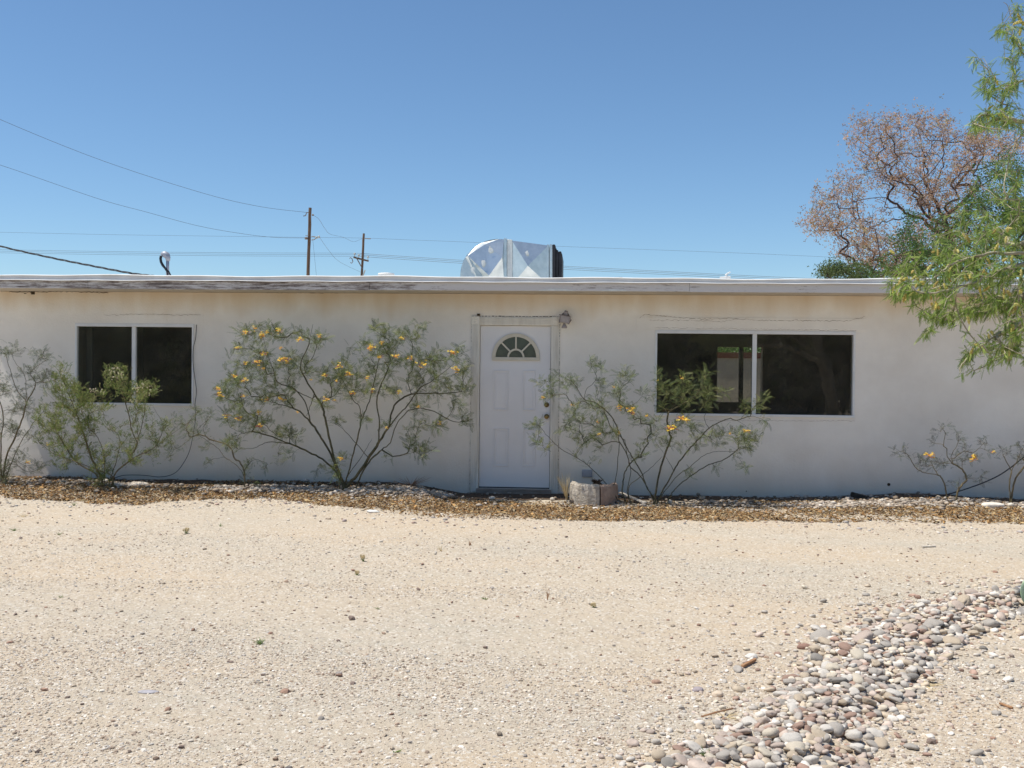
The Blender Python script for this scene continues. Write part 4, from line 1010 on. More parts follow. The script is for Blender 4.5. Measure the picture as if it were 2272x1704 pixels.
# ------------------------------------------------------------------ skeleton plants
class Skel:
    def __init__(s, e=2.3): s.p = []; s.par = []; s.tips = []; s.rm = {}
    def node(s, p, par): s.p.append(Vector(p)); s.par.append(par); return len(s.p)-1
    def stem(s, pts, step, jit=0, attach=True, rmin=0):
        pts = cat_(pts)
        if s.p and attach:
            A = np.array([q[:] for q in s.p]); d = np.linalg.norm(A-np.array(pts[0][:]), axis=1); i = int(d.argmin())
        else: i = -1
        if i < 0: i = s.node(pts[0], -1)
        j0 = len(s.p)
        for a_, b_ in zip(pts[:-1], pts[1:]):
            n = max(1, int((b_-a_).length/step))
            if (b_-a_).length < 1e-6: continue
            for k in range(1, n+1):
                q = a_.lerp(b_, k/n)+Vector(rng.normal(0, jit, 3)); i = s.node(q, i)
        N_ = len(s.p)-j0
        for q in range(N_): s.rm[j0+q] = rmin*(1-.75*q/max(1, N_))
        return i
    def targets(s, T, step, jit, base, out=.25, droop=0):
        """connect targets, nearest to base first"""
        base = np.array(base[:]); T = sorted(T, key=lambda q: np.linalg.norm(np.array(q)-base))
        for t in T:
            A = np.array([q[:] for q in s.p]); tv = np.array(t)
            d = np.linalg.norm(A-tv, axis=1); rb = np.linalg.norm(A-base, axis=1); rt_ = np.linalg.norm(tv-base)
            cost = d+out*np.maximum(0, rb-rt_+.3*d)+.0
            i = int(cost.argmin()); p0_ = s.p[i]; tt = Vector(tv)
            L_ = (tt-p0_).length
            if L_ < step*.5: s.tips.append(i); continue
            par = s.par[i]; dr = (p0_-s.p[par]).normalized() if par >= 0 else Vector((0, 0, 1))
            c1 = p0_+dr*L_*.35; c1 = c1.lerp((p0_+tt)/2, .5)+Vector((0, 0, droop*L_)); n = max(2, int(L_/step))
            for k in range(1, n+1):
                u = k/n; q = p0_*(1-u)**2+c1*2*u*(1-u)+tt*u*u
                if k < n: q = q+Vector(rng.normal(0, jit, 3))
                i = s.node(q, i)
            s.tips.append(i)
    def radii(s, r0, rb):
        n = len(s.p); cnt = np.zeros(n); kids = [[] for _ in range(n)]
        for i in range(n):
            if s.par[i] >= 0: kids[s.par[i]].append(i)
        for i in range(n-1, -1, -1):
            if not kids[i]: cnt[i] = 1
            if s.par[i] >= 0: cnt[s.par[i]] += cnt[i]
        roots = [i for i in range(n) if s.par[i] < 0]; mx = max(cnt[i] for i in roots)
        e = math.log(max(mx, 3))/math.log(rb/r0)
        s.kids = kids; s.r = r0*cnt**(1/e)
        for q, v_ in s.rm.items(): s.r[q] = max(s.r[q], v_)
        return s.r
    def mesh(s, sides=(6, 4), thick=.01):
        a = MB(); done = set()
        starts = [i for i in range(len(s.p)) if s.par[i] < 0]; stack = [(None, i) for i in starts]
        while stack:
            par, i = stack.pop(); pts = []; rr = []
            if par is not None: pts.append(s.p[par]); rr.append(min(s.r[par], s.r[i]*1.25))
            j = i
            while True:
                pts.append(s.p[j]); rr.append(s.r[j]); k = s.kids[j]
                if not k: rr[-1] *= .5; break
                b_ = max(k, key=lambda q: s.r[q])
                for q in k:
                    if q != b_: stack.append((j, q))
                j = b_
            if len(pts) > 1: a.tube(pts, rr, sides[0] if rr[0] > thick else sides[1], False)
        return a
def blobs(B, conv, Y, dY, k=1.0, rs=1.0):
    T = []
    for (zx, zy, r_, n) in B:
        for _ in range(max(1, int(round(n*k)))):
            ang = rng.uniform(0, 6.28); rr = r_*rs*math.sqrt(rng.uniform(0, 1)); px, py = conv(zx+rr*math.cos(ang), zy+rr*math.sin(ang)*.8)
            T.append(tuple(P(px, py, Y+rng.normal(0, dY))))
    return T
def feather(npair, L_=1, pl=.35, pw=.05, ang=55, droop=.2, rw=.012):
    """compound leaf along +x"""
    V = []; F = []
    V += [(0, -rw, 0), (0, rw, 0), (L_, 0, -droop)]; F.append((0, 1, 2, 2))
    for i in range(npair):
        u = (i+.8)/(npair+.5); x = L_*u; z = -droop*u*u; l = pl*math.sin(math.pi*(u*.75+.15))
        for sgn in (-1, 1):
            a_ = R(ang); dx, dy = math.cos(a_)*l, math.sin(a_)*l*sgn; n = len(V)
            V += [(x, 0, z), (x+dx*.5-dy*pw*.9, dy*.5+abs(dx)*pw*sgn*.5, z-.02*l), (x+dx, dy, z-.12*l), (x+dx*.5+dy*pw*.9, dy*.5-abs(dx)*pw*sgn*.5, z-.06*l)]
            wd = pw*.5
            px_, py_ = -dy/l*wd, dx/l*wd
            V[n+1] = (x+dx*.5+px_, dy*.5+py_, z-.02*l); V[n+3] = (x+dx*.5-px_, dy*.5-py_, z-.06*l)
            F.append((n, n+1, n+2, n+3))
    F2 = []
    for f in F:
        if f[2] == f[3]: F2.append((f[0], f[1], f[2]))
        else: F2 += [(f[0], f[1], f[2]), (f[0], f[2], f[3])]
    return np.array(V), np.array(F2)
def leaves_at(sk, nper, tmpl, size, pal, parent, name='foliage', spread=.02, updir=.2, droopdir=0, back=2, along=1, tipmul=1, frac=1.0):
    pos = []; dirs = []
    for t in sk.tips:
        i = t; 
        for b_ in range(back):
            if i < 0: break
            par = sk.par[i]; d = (sk.p[i]-sk.p[par]).normalized() if par >= 0 else Vector((0, 0, 1))
            k = nper if b_ == 0 else along
            for _ in range(k):
                if rng.uniform() > frac: continue
                pos.append(sk.p[i]+Vector(rng.normal(0, spread, 3))); v_ = Vector(rng.normal(0, 1, 3)).normalized()
                dirs.append(d*.8+v_*.9+Vector((0, 0, updir-droopdir)))
            i = par
    n = len(pos); pos = np.array([q[:] for q in pos]); dirs = np.array([q[:] for q in dirs])
    s = size*rng.uniform(.6, 1.25, n)
    v, f = inst(tmpl[0], tmpl[1], pos, rotm(dirs, rng.normal(0, .8, n)), s)
    c = np.array(pal)[rng.integers(0, len(pal), n)]*rng.uniform(.7, 1.3, n)[:, None]
    o = npmesh(name, v, f, M['leaf'], parent, cols=np.repeat(c, len(tmpl[0]), 0)); return o
BOP = [(.16, .20, .07), (.22, .26, .09), (.11, .145, .055), (.32, .33, .15), (.15, .19, .09), (.08, .10, .05)]
BLEAF = feather(9, 1, .26, .04, 48, .25, .008)
def flower_mesh(s, rg):
    V = []; F = []; C = []
    for k in range(rg.randint(6, 9)):            # cup-shaped yellow blossoms
        c_ = Vector((rg.gauss(0, 1), rg.gauss(0, 1), rg.gauss(0, .8)))*s*.42
        for j in range(5):
            a_ = rg.uniform(0, 6.28); d = Vector((math.cos(a_), math.sin(a_), rg.uniform(-.2, .8))).normalized(); t = d.orthogonal().normalized(); l = s*rg.uniform(.32, .52); n = len(V)
            V += [c_, c_+d*l*.55+t*l*.42, c_+d*l, c_+d*l*.55-t*l*.42]; F.append((n, n+1, n+2, n+3)); cc = rg.choice([(.84, .58, .07), (.86, .68, .16), (.82, .42, .08), (.66, .56, .12), (.84, .60, .10)]); C += [cc]*4
    for k in range(rg.randint(5, 11)):           # long red stamens
        a_ = rg.uniform(0, 6.28); d = Vector((math.cos(a_), math.sin(a_)*.6, rg.uniform(-.5, .25))).normalized(); t = d.orthogonal().normalized()*s*.035; c_ = Vector((rg.gauss(0, 1), rg.gauss(0, 1), rg.gauss(0, .6)))*s*.3; n = len(V)
        V += [c_-t, c_+t, c_+d*s*rg.uniform(.7, 1.05), c_+d*s*.7-t]; F.append((n, n+1, n+2, n+3)); cc = rg.choice([(.55, .06, .05), (.62, .12, .08)]); C += [cc]*4
    for k in range(rg.randint(2, 5)):            # olive buds on top
        c_ = Vector((rg.gauss(0, .2), rg.gauss(0, .2), rg.uniform(.4, .85)))*s; n = len(V); h_ = s*.22
        V += [c_, c_+Vector((h_*.4, 0, h_*.5)), c_+Vector((0, 0, h_)), c_-Vector((h_*.4, 0, -h_*.5))]; F.append((n, n+1, n+2, n+3)); C += [(.30, .30, .08)]*4
    return np.array([v_[:] for v_ in V]), np.array(F), np.array(C)
def shrub(label, stems, B, conv, Y, dY, basept, pal=BOP, tmpl=BLEAF, size=.10, nper=5, flowers=(), rb=.018, kb=1.0, stemmat='stem', name='flowering_shrub', group=None, along=2, jit=.006, fsize=.049, updir=.15, r0=.0016, back=3, frac=1):
    bx_, by_ = conv(*basept); b_ = P(bx_, by_, Y); gz = float(H(b_.x, Y)); e = empty(name, (b_.x, Y, gz), label, 'shrub', group)
    sk = Skel()
    for st in stems:
        n = len(st); side = rng.normal(0, dY*.9)
        start_base = st[0][1] > basept[1]-170 and (st[0][0]-basept[0])**2+(st[0][1]-basept[1])**2 < 420**2 and (len(st) > 3)
        pts = [P(*conv(*q), Y+side*(i/(n-1))) for i, q in enumerate(st)]
        if start_base:
            p0_ = pts[0]; root = Vector((p0_.x*.8+b_.x*.2, Y+rng.normal(0, .03), gz-.04)); sk.stem([root]+pts, .05, jit*.5, attach=False, rmin=rb*.55)
        else: sk.stem(pts, .05, jit*.5, rmin=rb*.32)
    T = blobs(B, conv, Y, dY, kb)
    sk.targets(T, .045, jit, (b_.x, Y, gz))
    sk.radii(r0, rb); sk.mesh((6, 4), .006).build('stems', M[stemmat], e, smooth=True)
    leaves_at(sk, nper, tmpl, size, pal, e, along=along, back=back, updir=updir, frac=frac)
    for i, fl in enumerate(flowers):
        rg = random.Random(i*7+len(flowers)); s = fsize*rg.uniform(.75, 1.2)*(fl[2] if len(fl) > 2 else 1)
        V, F, C = flower_mesh(s, rg); px, py = conv(fl[0], fl[1]); q = P(px, py, Y-dY*1.2-abs(rng.normal(0, dY*.5)))
        o = npmesh('flower_cluster', V, F, M['flower'], None, cols=C); o.parent = e; o.location = q-Vector(e.location)
    return e
Z2 = lambda zx, zy: (450+zx*.3014, 680+zy*.3014)
Z4 = lambda zx, zy: (1150+zx*.2712, 760+zy*.2712)
big_stems = [[(1040, 1320), (985, 1190), (930, 1060), (860, 950), (790, 850), (690, 760), (560, 720), (450, 690)],
 [(1030, 1300), (965, 1120), (930, 960), (900, 820), (870, 720), (820, 640), (750, 520), (720, 430), (780, 280), (810, 130)],
 [(1000, 1250), (900, 1140), (780, 1070), (640, 1010), (480, 950), (370, 920), (290, 930), (200, 890)],
 [(1050, 1300), (1080, 1190), (1130, 1000), (1160, 860), (1155, 740), (1100, 680), (1000, 480)],
 [(1060, 1320), (1130, 1250), (1230, 1100), (1290, 1010), (1360, 900), (1440, 800), (1520, 710), (1600, 600), (1700, 540), (1850, 420)],
 [(1140, 1300), (1220, 1150), (1300, 1070), (1380, 1000), (1420, 880), (1500, 780), (1580, 750), (1700, 770), (1850, 850), (1990, 830)],
 [(1070, 1240), (1170, 1100), (1250, 970)],
 [(790, 850), (760, 720), (690, 620), (640, 590), (550, 555), (520, 470), (470, 330), (440, 200)],
 [(820, 680), (720, 640), (640, 600)], [(1160, 860), (1200, 760), (1240, 640), (1300, 380)], [(1290, 1010), (1300, 850), (1285, 660), (1390, 400), (1460, 240)],
 [(1370, 880), (1400, 750), (1450, 690), (1560, 640), (1750, 640), (1980, 620)], [(1220, 1120), (1130, 1010), (1030, 900), (940, 840)], [(640, 1010), (480, 1000), (380, 1040), (260, 1050)],
 [(820, 640), (790, 740), (760, 810)], [(1380, 1110), (1500, 1085), (1600, 1060)]]
big_blobs = [(440, 200, 110, 14), (310, 210, 60, 6), (560, 200, 60, 5), (700, 240, 80, 7), (850, 230, 70, 6), (260, 320, 60, 5), (430, 350, 90, 10), (600, 390, 90, 10), (750, 430, 90, 10), (300, 420, 70, 6), (430, 460, 80, 8),
 (230, 520, 80, 7), (120, 620, 60, 6), (320, 560, 80, 8), (470, 560, 90, 9), (650, 540, 80, 8), (180, 640, 70, 5), (300, 680, 80, 7), (460, 690, 80, 7), (590, 690, 70, 7), (180, 800, 60, 6), (290, 820, 80, 8), (420, 800, 70, 6),
 (420, 900, 60, 5), (560, 900, 80, 7), (660, 950, 60, 5), (210, 1000, 60, 6), (600, 1090, 50, 3), (180, 400, 30, 1), (1300, 150, 60, 5), (1380, 200, 60, 5), (1560, 190, 90, 7), (1480, 240, 80, 8), (1240, 310, 80, 7), (1380, 300, 70, 7), (1300, 380, 80, 8),
 (1000, 440, 90, 10), (900, 510, 60, 6), (1080, 500, 80, 8), (1200, 460, 80, 8), (1400, 450, 90, 9), (1530, 380, 80, 8), (1620, 430, 90, 9), (1700, 370, 80, 8), (1840, 350, 70, 7), (1900, 440, 70, 7), (1750, 500, 90, 9), (1850, 560, 80, 8),
 (1950, 610, 50, 5), (1100, 640, 90, 8), (1250, 620, 80, 7), (1000, 580, 80, 8), (1400, 600, 80, 7), (1550, 560, 80, 7), (900, 690, 60, 5), (1700, 650, 70, 5), (1600, 740, 70, 5), (1880, 720, 60, 5), (1740, 860, 60, 5), (1570, 900, 70, 5),
 (1600, 1050, 90, 11), (1520, 1000, 60, 4), (1930, 830, 50, 5), (1020, 1120, 50, 4), (840, 1180, 60, 2), (980, 850, 50, 3), (1340, 880, 40, 3), (1180, 850, 60, 3), (1000, 1230, 60, 4), (1370, 1100, 30, 1), (1080, 300, 40, 2), (900, 250, 50, 2)]
big_fl = [(320, 190), (380, 160), (440, 210), (470, 190), (560, 185), (255, 310), (445, 345), (575, 305, .7), (605, 390, 1.2), (310, 420), (400, 410), (440, 455), (240, 510), (305, 545), (105, 605), (120, 650, 1.1), (470, 685), (580, 685, 1.2), (300, 655),
 (410, 780), (175, 800), (415, 880), (265, 820), (715, 240), (1000, 440, 1.2), (1070, 500), (985, 550, .7), (900, 505), (1235, 300), (1320, 265, .6), (1305, 370), (1420, 365), (1530, 380), (1465, 230), (1610, 430), (1850, 340), (1870, 460), (1100, 640, 1.2),
 (1245, 625, 1.1), (900, 680), (1440, 630, .7), (1015, 1120), (1210, 520, .8), (1590, 740, .6), (1740, 860, .7), (860, 220, .7), (800, 540, .5), (700, 780, .6), (1350, 890, .5), (970, 690, .6)]
shrub('large spreading shrub with many yellow flower clusters against the wall left of the door', big_stems, big_blobs, Z2, -.72, .14, (1050, 1330), flowers=big_fl, rb=.017, nper=5, kb=1.1, along=3)
mid_stems = [[(1120, 1290), (1060, 1200), (1000, 1050), (940, 950), (880, 850), (820, 720), (760, 600), (640, 500), (540, 460), (450, 330), (380, 290)],
 [(1100, 1280), (1010, 1110), (920, 1020), (890, 920), (800, 750), (770, 620)], [(1120, 1290), (1150, 1080), (1200, 920), (1250, 780), (1270, 640)],
 [(1140, 1290), (1230, 1130), (1300, 1000), (1390, 880), (1500, 770), (1560, 700), (1700, 630), (1790, 640), (1880, 700)],
 [(1150, 1290), (1280, 1110), (1400, 1020), (1520, 920), (1640, 890), (1760, 890), (1900, 850)], [(1240, 1260), (1300, 1180), (1430, 1080), (1560, 1000), (1680, 960), (1780, 890)],
 [(740, 1190), (640, 1070), (510, 960), (380, 890), (300, 830), (210, 730), (150, 660)], [(780, 1200), (800, 1100), (820, 900), (820, 740), (780, 620)], [(890, 1220), (920, 1050), (890, 920), (870, 800)],
 [(900, 1190), (1000, 1100), (1100, 1010), (1180, 930)], [(850, 1220), (870, 1080), (910, 1000), (980, 930)],
 [(540, 460), (560, 380), (640, 290), (600, 200)], [(1270, 1040), (1200, 920)], [(1250, 780), (1220, 600), (1330, 440), (1340, 260)], [(1240, 560), (1440, 440), (1530, 280)],
 [(1560, 700), (1520, 600), (1660, 480), (1680, 350)], [(1440, 500), (1560, 540), (1660, 490)], [(1790, 640), (1900, 600), (2000, 630)], [(1900, 600), (1920, 540), (2010, 460)]]
mid_blobs = [(180, 310, 40, 2), (240, 350, 60, 5), (250, 400, 50, 4), (200, 460, 30, 2), (350, 270, 50, 4), (450, 320, 60, 5), (380, 370, 50, 4), (600, 180, 50, 4), (690, 200, 60, 3), (870, 240, 60, 5), (900, 300, 50, 4), (710, 330, 50, 5), (830, 380, 60, 5), (780, 420, 50, 5),
 (440, 530, 70, 7), (540, 520, 70, 6), (640, 480, 60, 5), (680, 560, 60, 6), (430, 620, 60, 6), (560, 650, 60, 5), (850, 540, 60, 6), (940, 560, 60, 6), (1050, 430, 50, 5), (1090, 640, 50, 4), (1000, 640, 60, 5), (650, 650, 60, 5), (670, 740, 60, 6), (780, 740, 50, 5),
 (560, 800, 80, 8), (500, 850, 60, 5), (420, 740, 50, 4), (680, 840, 50, 4), (160, 680, 50, 6), (160, 800, 60, 6), (210, 860, 30, 2), (1150, 280, 40, 3), (1140, 340, 50, 4), (1190, 380, 60, 6), (1250, 400, 60, 6), (1330, 300, 50, 5), (1340, 360, 60, 6), (1300, 440, 60, 6),
 (1430, 420, 60, 6), (1520, 280, 60, 5), (1480, 350, 60, 5), (1580, 390, 60, 5), (1560, 450, 60, 5), (1680, 380, 60, 3), (1200, 500, 60, 5), (1350, 500, 60, 5), (1540, 500, 60, 5), (1830, 500, 50, 3), (1980, 520, 60, 6), (1880, 540, 50, 4), (2010, 450, 40, 3),
 (1250, 700, 60, 6), (1340, 630, 60, 6), (1440, 680, 60, 5), (1560, 740, 60, 6), (1700, 740, 60, 6), (1800, 780, 60, 6), (1870, 760, 60, 6), (1900, 830, 60, 7), (1930, 780, 50, 5), (1850, 870, 50, 4), (1640, 790, 50, 4), (1100, 780, 60, 4), (1200, 830, 60, 5), (980, 930, 50, 5),
 (1040, 830, 50, 4), (1320, 850, 50, 4), (1420, 820, 50, 4), (1420, 1060, 40, 2), (1850, 1015, 30, 2), (1600, 1040, 40, 2), (620, 960, 30, 2), (1770, 930, 40, 2), (380, 670, 50, 4), (1990, 630, 40, 2)]
mid_fl = [(830, 530), (925, 550, 1.2), (940, 580, .8), (1340, 620, 1.2), (1375, 632, 1), (1250, 700, 1.3), (1865, 720), (440, 510, .6), (660, 750, .7), (1050, 600, .6), (780, 365, .5), (205, 450, .6), (820, 740, .5), (1140, 310, .5), (1340, 290, .5), (1730, 740, .5), (650, 650, .5)]
shrub('mid sized shrub with a few yellow and red flowers right of the door', mid_stems, mid_blobs, Z4, -.74, .14, (1100, 1290), flowers=mid_fl, rb=.012, nper=5, kb=1.0, along=2, size=.09, fsize=.048)
# far left shrub
fl_stems = [[(20, 1340), (40, 1200), (100, 1060), (140, 960), (165, 860), (220, 760), (190, 680), (290, 600)], [(40, 1320), (110, 1140), (200, 1000), (260, 930), (290, 880)], [(10, 1330), (5, 1100), (20, 950), (-20, 800), (-60, 640)], [(20, 1340), (-60, 1200), (-140, 1000), (-200, 800)],
 [(165, 860), (100, 780), (60, 660), (30, 560)], [(165, 860), (150, 700), (80, 600), (90, 540)]]
fl_blobs = [(20, 540, 50, 5), (90, 540, 50, 5), (210, 590, 70, 7), (270, 580, 50, 5), (150, 680, 60, 5), (250, 680, 60, 6), (300, 720, 50, 5), (230, 740, 50, 5), (80, 760, 80, 7), (30, 800, 60, 5), (120, 850, 70, 6), (60, 920, 70, 7), (170, 930, 60, 4), (30, 1020, 60, 7), (90, 1050, 60, 6),
 (200, 1060, 50, 5), (30, 1250, 60, 12), (160, 1250, 60, 8), (270, 1260, 50, 5), (20, 1320, 40, 10), (120, 1200, 60, 5), (-60, 700, 80, 8), (-120, 850, 90, 10), (-80, 1000, 80, 8), (-150, 700, 60, 6)]
shrub('sparse twiggy grey shrub at the left edge of the photograph', fl_stems, fl_blobs, Z1, -.75, .15, (20, 1350), pal=[(.13, .15, .09), (.09, .10, .07), (.16, .19, .10)], flowers=[(300, 1125, .5), (170, 1230, .7)], rb=.012, nper=4, along=2, size=.08, kb=1.3, stemmat='stem2')
# green broom bush
br_stems = [[(620, 1330), (560, 1200), (520, 1080), (480, 960), (440, 860), (400, 760), (370, 670)], [(640, 1330), (640, 1200), (600, 1080), (530, 1000), (500, 880), (560, 800)], [(680, 1320), (720, 1200), (730, 1080), (650, 980), (620, 860)],
 [(700, 1310), (780, 1230), (840, 1120), (810, 1040), (780, 900), (740, 760), (710, 690)], [(700, 1310), (830, 1200), (900, 1170), (960, 1130), (1080, 1040), (1150, 1000)], [(690, 1320), (600, 1280), (440, 1220), (330, 1180), (250, 1120)],
 [(600, 1320), (470, 1230), (380, 1100), (310, 960)], [(840, 1120), (880, 960), (890, 860), (880, 790)], [(960, 1130), (1000, 1010), (940, 890)]]
br_blobs = [(370, 680, 60, 10), (390, 760, 70, 16), (450, 800, 60, 14), (350, 850, 80, 20), (450, 880, 80, 20), (560, 840, 70, 12), (500, 780, 40, 6), (320, 960, 80, 18), (420, 960, 80, 20), (500, 960, 70, 14), (340, 1060, 80, 16), (440, 1060, 80, 16), (360, 1140, 60, 10), (540, 1040, 70, 12),
 (560, 930, 70, 10), (630, 860, 60, 8), (710, 700, 60, 18), (720, 780, 60, 12), (870, 800, 70, 22), (910, 780, 50, 12), (850, 870, 60, 10), (870, 930, 60, 6), (580, 1140, 70, 8), (700, 1020, 70, 6), (640, 1230, 60, 8), (740, 1150, 60, 6), (620, 1330, 60, 10), (480, 1180, 70, 8),
 (1000, 1000, 50, 6), (800, 980, 50, 5), (860, 1180, 60, 5), (270, 1000, 60, 10), (250, 1080, 40, 5)]
def broomleaf():
    V = []; F = []
    for k in range(7):
        a_ = 2*math.pi*k/7; d = Vector((1, math.cos(a_)*.55, math.sin(a_)*.55)).normalized(); t = d.orthogonal().normalized()*.035; o = Vector((.12*k, 0, 0)); n = len(V); l = .55
        V += [o, o+d*l*.5+t, o+d*l, o+d*l*.5-t]; F += [(n, n+1, n+2), (n, n+2, n+3)]
    return np.array([v_[:] for v_ in V]), np.array(F)
gb = shrub('dense bright green bush in front of the left window', br_stems, [(b_[0], b_[1], b_[2]*1.3, b_[3]) for b_ in br_blobs]+[(900, 1060, 60, 8), (1000, 1090, 60, 8), (780, 1130, 60, 8), (960, 1180, 60, 6), (600, 1240, 90, 10), (400, 1220, 80, 10), (800, 1230, 60, 6)], Z1, -.95, .2, (660, 1335), pal=[(.19, .25, .07), (.27, .31, .11), (.12, .17, .05), (.32, .31, .14)], tmpl=broomleaf(), size=.05, nper=5, rb=.012, kb=1.3, name='green_bush', along=3, back=4, updir=.9, stemmat='stem2')
# pale seed heads on the two plumes
T = blobs([(710, 690, 50, 45), (870, 790, 60, 50), (370, 700, 40, 14), (390, 770, 40, 16), (820, 870, 30, 14), (570, 800, 30, 10), (640, 800, 30, 8)], Z1, -1.0, .1)
tv, tf = ico(1); n_ = len(T); v, f = inst(tv, tf, np.array(T), zrot(rng.uniform(0, 6, n_)), rng.uniform(.006, .013, n_))
sh_ = npmesh('seed_heads', v, f, M['flower'], gb, cols=np.repeat(np.array([(.62, .58, .40), (.68, .58, .46), (.46, .48, .24)])[rng.integers(0, 3, n_)], len(tv), 0))
tag(sh_, kind='stuff')
# leaning sapling between the bushes
sp_stems = [[(1505, 1400), (1495, 1310), (1450, 1250), (1380, 1200), (1330, 1140), (1240, 1080), (1150, 1030)], [(1500, 1300), (1470, 1230), (1440, 1210), (1400, 1130), (1280, 1090)], [(1500, 1290), (1530, 1240), (1570, 1215), (1640, 1240)]]
sp_blobs = [(1130, 960, 60, 6), (1240, 930, 60, 6), (1200, 1040, 60, 6), (1100, 980, 60, 5), (1280, 960, 50, 4), (1250, 1160, 50, 3), (1080, 1120, 50, 5), (1060, 1180, 40, 4), (1300, 1240, 50, 3), (1430, 1120, 60, 7), (1560, 1230, 60, 6), (1620, 1250, 40, 4), (1500, 1340, 60, 3), (1150, 1030, 60, 5)]
shrub('thin leaning young shrub between the green bush and the large flowering shrub', sp_stems, sp_blobs, Z1, -.7, .1, (1505, 1400), rb=.010, nper=4, size=.07, stemmat='stem2')
rs_stems = [[(960, 1150), (940, 1030), (890, 900), (820, 850), (640, 820), (520, 750), (440, 620), (400, 560), (320, 520)], [(1100, 1240), (1120, 1080), (1180, 990), (1245, 910), (1180, 780), (1050, 700), (850, 680)], [(830, 850), (760, 720), (700, 600)], [(1180, 780), (1180, 680), (1220, 640)], [(1125, 1060), (1135, 960), (1135, 880)],
 [(1050, 700), (970, 600), (960, 480), (915, 430), (940, 260), (890, 200)], [(1050, 690), (1030, 570), (1110, 420), (1130, 280)], [(1040, 640), (1200, 520), (1330, 540), (1440, 450), (1500, 380)]]
rs_blobs = [(320, 530, 90, 8), (430, 560, 60, 4), (600, 600, 80, 7), (640, 680, 80, 7), (740, 700, 90, 9), (850, 700, 90, 8), (920, 720, 60, 5), (880, 190, 80, 7), (800, 390, 60, 5), (1120, 330, 80, 7), (1130, 240, 40, 3), (1490, 400, 70, 6), (1530, 360, 40, 3), (1200, 500, 80, 7), (1130, 600, 70, 6), (1240, 620, 60, 5), (1050, 660, 60, 5), (1340, 600, 60, 5),
 (1590, 540, 70, 4), (1410, 860, 60, 4), (1000, 960, 50, 3), (1290, 920, 50, 2), (1450, 960, 40, 2)]
DKG = [(.10, .115, .08), (.08, .09, .07), (.15, .17, .09), (.12, .11, .09)]
shrub('small low shrub with orange yellow flowers right of the wide window', rs_stems, rs_blobs, Z9, -.64, .08, (1060, 1210), pal=DKG, flowers=[(690, 580), (770, 560, .8), (740, 600, .7), (1330, 600), (1350, 640, .8), (1610, 520, .7)], rb=.011, nper=3, size=.075, fsize=.045, along=1, stemmat='stem2', jit=.004, back=2, kb=.8)
rr_stems = [[(1860, 1170), (1850, 1000), (1880, 800), (1960, 640), (2010, 520), (2000, 440)], [(1880, 1150), (1940, 900), (2055, 750), (2200, 600), (2350, 560)], [(1870, 780), (1800, 650), (1750, 560)]]
rr_blobs = [(1980, 440, 60, 5), (2020, 540, 60, 5), (1960, 600, 40, 3), (2120, 500, 60, 6), (1740, 500, 60, 4), (1790, 560, 60, 4), (2250, 560, 90, 10), (2350, 480, 90, 8), (2100, 640, 60, 4)]
shrub('small bare stemmed shrub at the right edge by the black cable', rr_stems, rr_blobs, Z9, -.62, .08, (1860, 1180), pal=DKG, rb=.010, nper=3, size=.075, along=1, stemmat='stem2', jit=.004, back=2)

# ------------------------------------------------------------------ mesquite tree at the right, nearer than the house
Z5 = lambda zx, zy: (1700+zx*.3978, zy*.3978)
I = lambda x_, y_: (x_, y_)
MY = -5.6
mt_base = P(2800, 1200, MY-.1); mt = empty('mesquite_tree', (mt_base.x, MY, 0), 'feathery green mesquite tree with yellow catkins reaching in from the right edge', 'tree')
sk = Skel(); trunk_top = P(2700, 800, MY)
Tm = lambda pts, y0=MY, y1=MY: [P(p_[0], p_[1], y0+(y1-y0)*i/(len(pts)-1)) for i, p_ in enumerate(pts)]
sk.stem([Vector((mt_base.x, MY, -.1)), Vector((mt_base.x-.05, MY, .7)), trunk_top, P(2640, 620, MY), P(2600, 400, MY), P(2560, 150, MY), P(2520, -60, MY)], .12, .01, attach=False)
sk.stem(Tm([(2640, 640), (2450, 560), (2330, 555), (2272, 561), (2203, 562), (2154, 572), (2113, 587), (2090, 603), (2074, 617)], MY-.1, MY-.45), .08, .004, rmin=.016)
sk.stem(Tm([(2680, 740), (2480, 600), (2340, 575), (2240, 595), (2193, 611), (2166, 626), (2121, 640), (2068, 650), (2033, 648)], MY-.1, MY-.45), .08, .004, rmin=.016)
sk.stem(Tm([(2700, 800), (2500, 700), (2380, 690), (2272, 710), (2248, 726), (2210, 744), (2187, 761), (2154, 785), (2132, 814), (2130, 826)], MY, MY-.5), .08, .004, rmin=.011)
sk.stem(Tm([(2480, 600), (2380, 630), (2272, 658), (2203, 687), (2166, 697), (2146, 691)], MY, MY+.2), .08, .004)
sk.stem(Tm([(2570, 200), (2400, 200), (2330, 170), (2272, 179), (2217, 191), (2201, 159), (2165, 123)], MY, MY-.4), .08, .004)
sk.stem(Tm([(2590, 330), (2400, 300), (2272, 270), (2229, 266), (2185, 255), (2157, 274)], MY, MY-.3), .08, .004)
sk.stem(Tm([(2400, 200), (2330, 140), (2272, 119), (2253, 88), (2245, 40), (2229, 2)], MY, MY-.4), .08, .004)
sk.stem(Tm([(2640, 620), (2400, 520), (2272, 541), (2197, 537), (2137, 517), (2106, 513)], MY, MY+.8), .08, .004)
sk.stem(Tm([(2600, 400), (2400, 460), (2272, 470), (2220, 440), (2177, 414)], MY, MY+1.2), .08, .004)
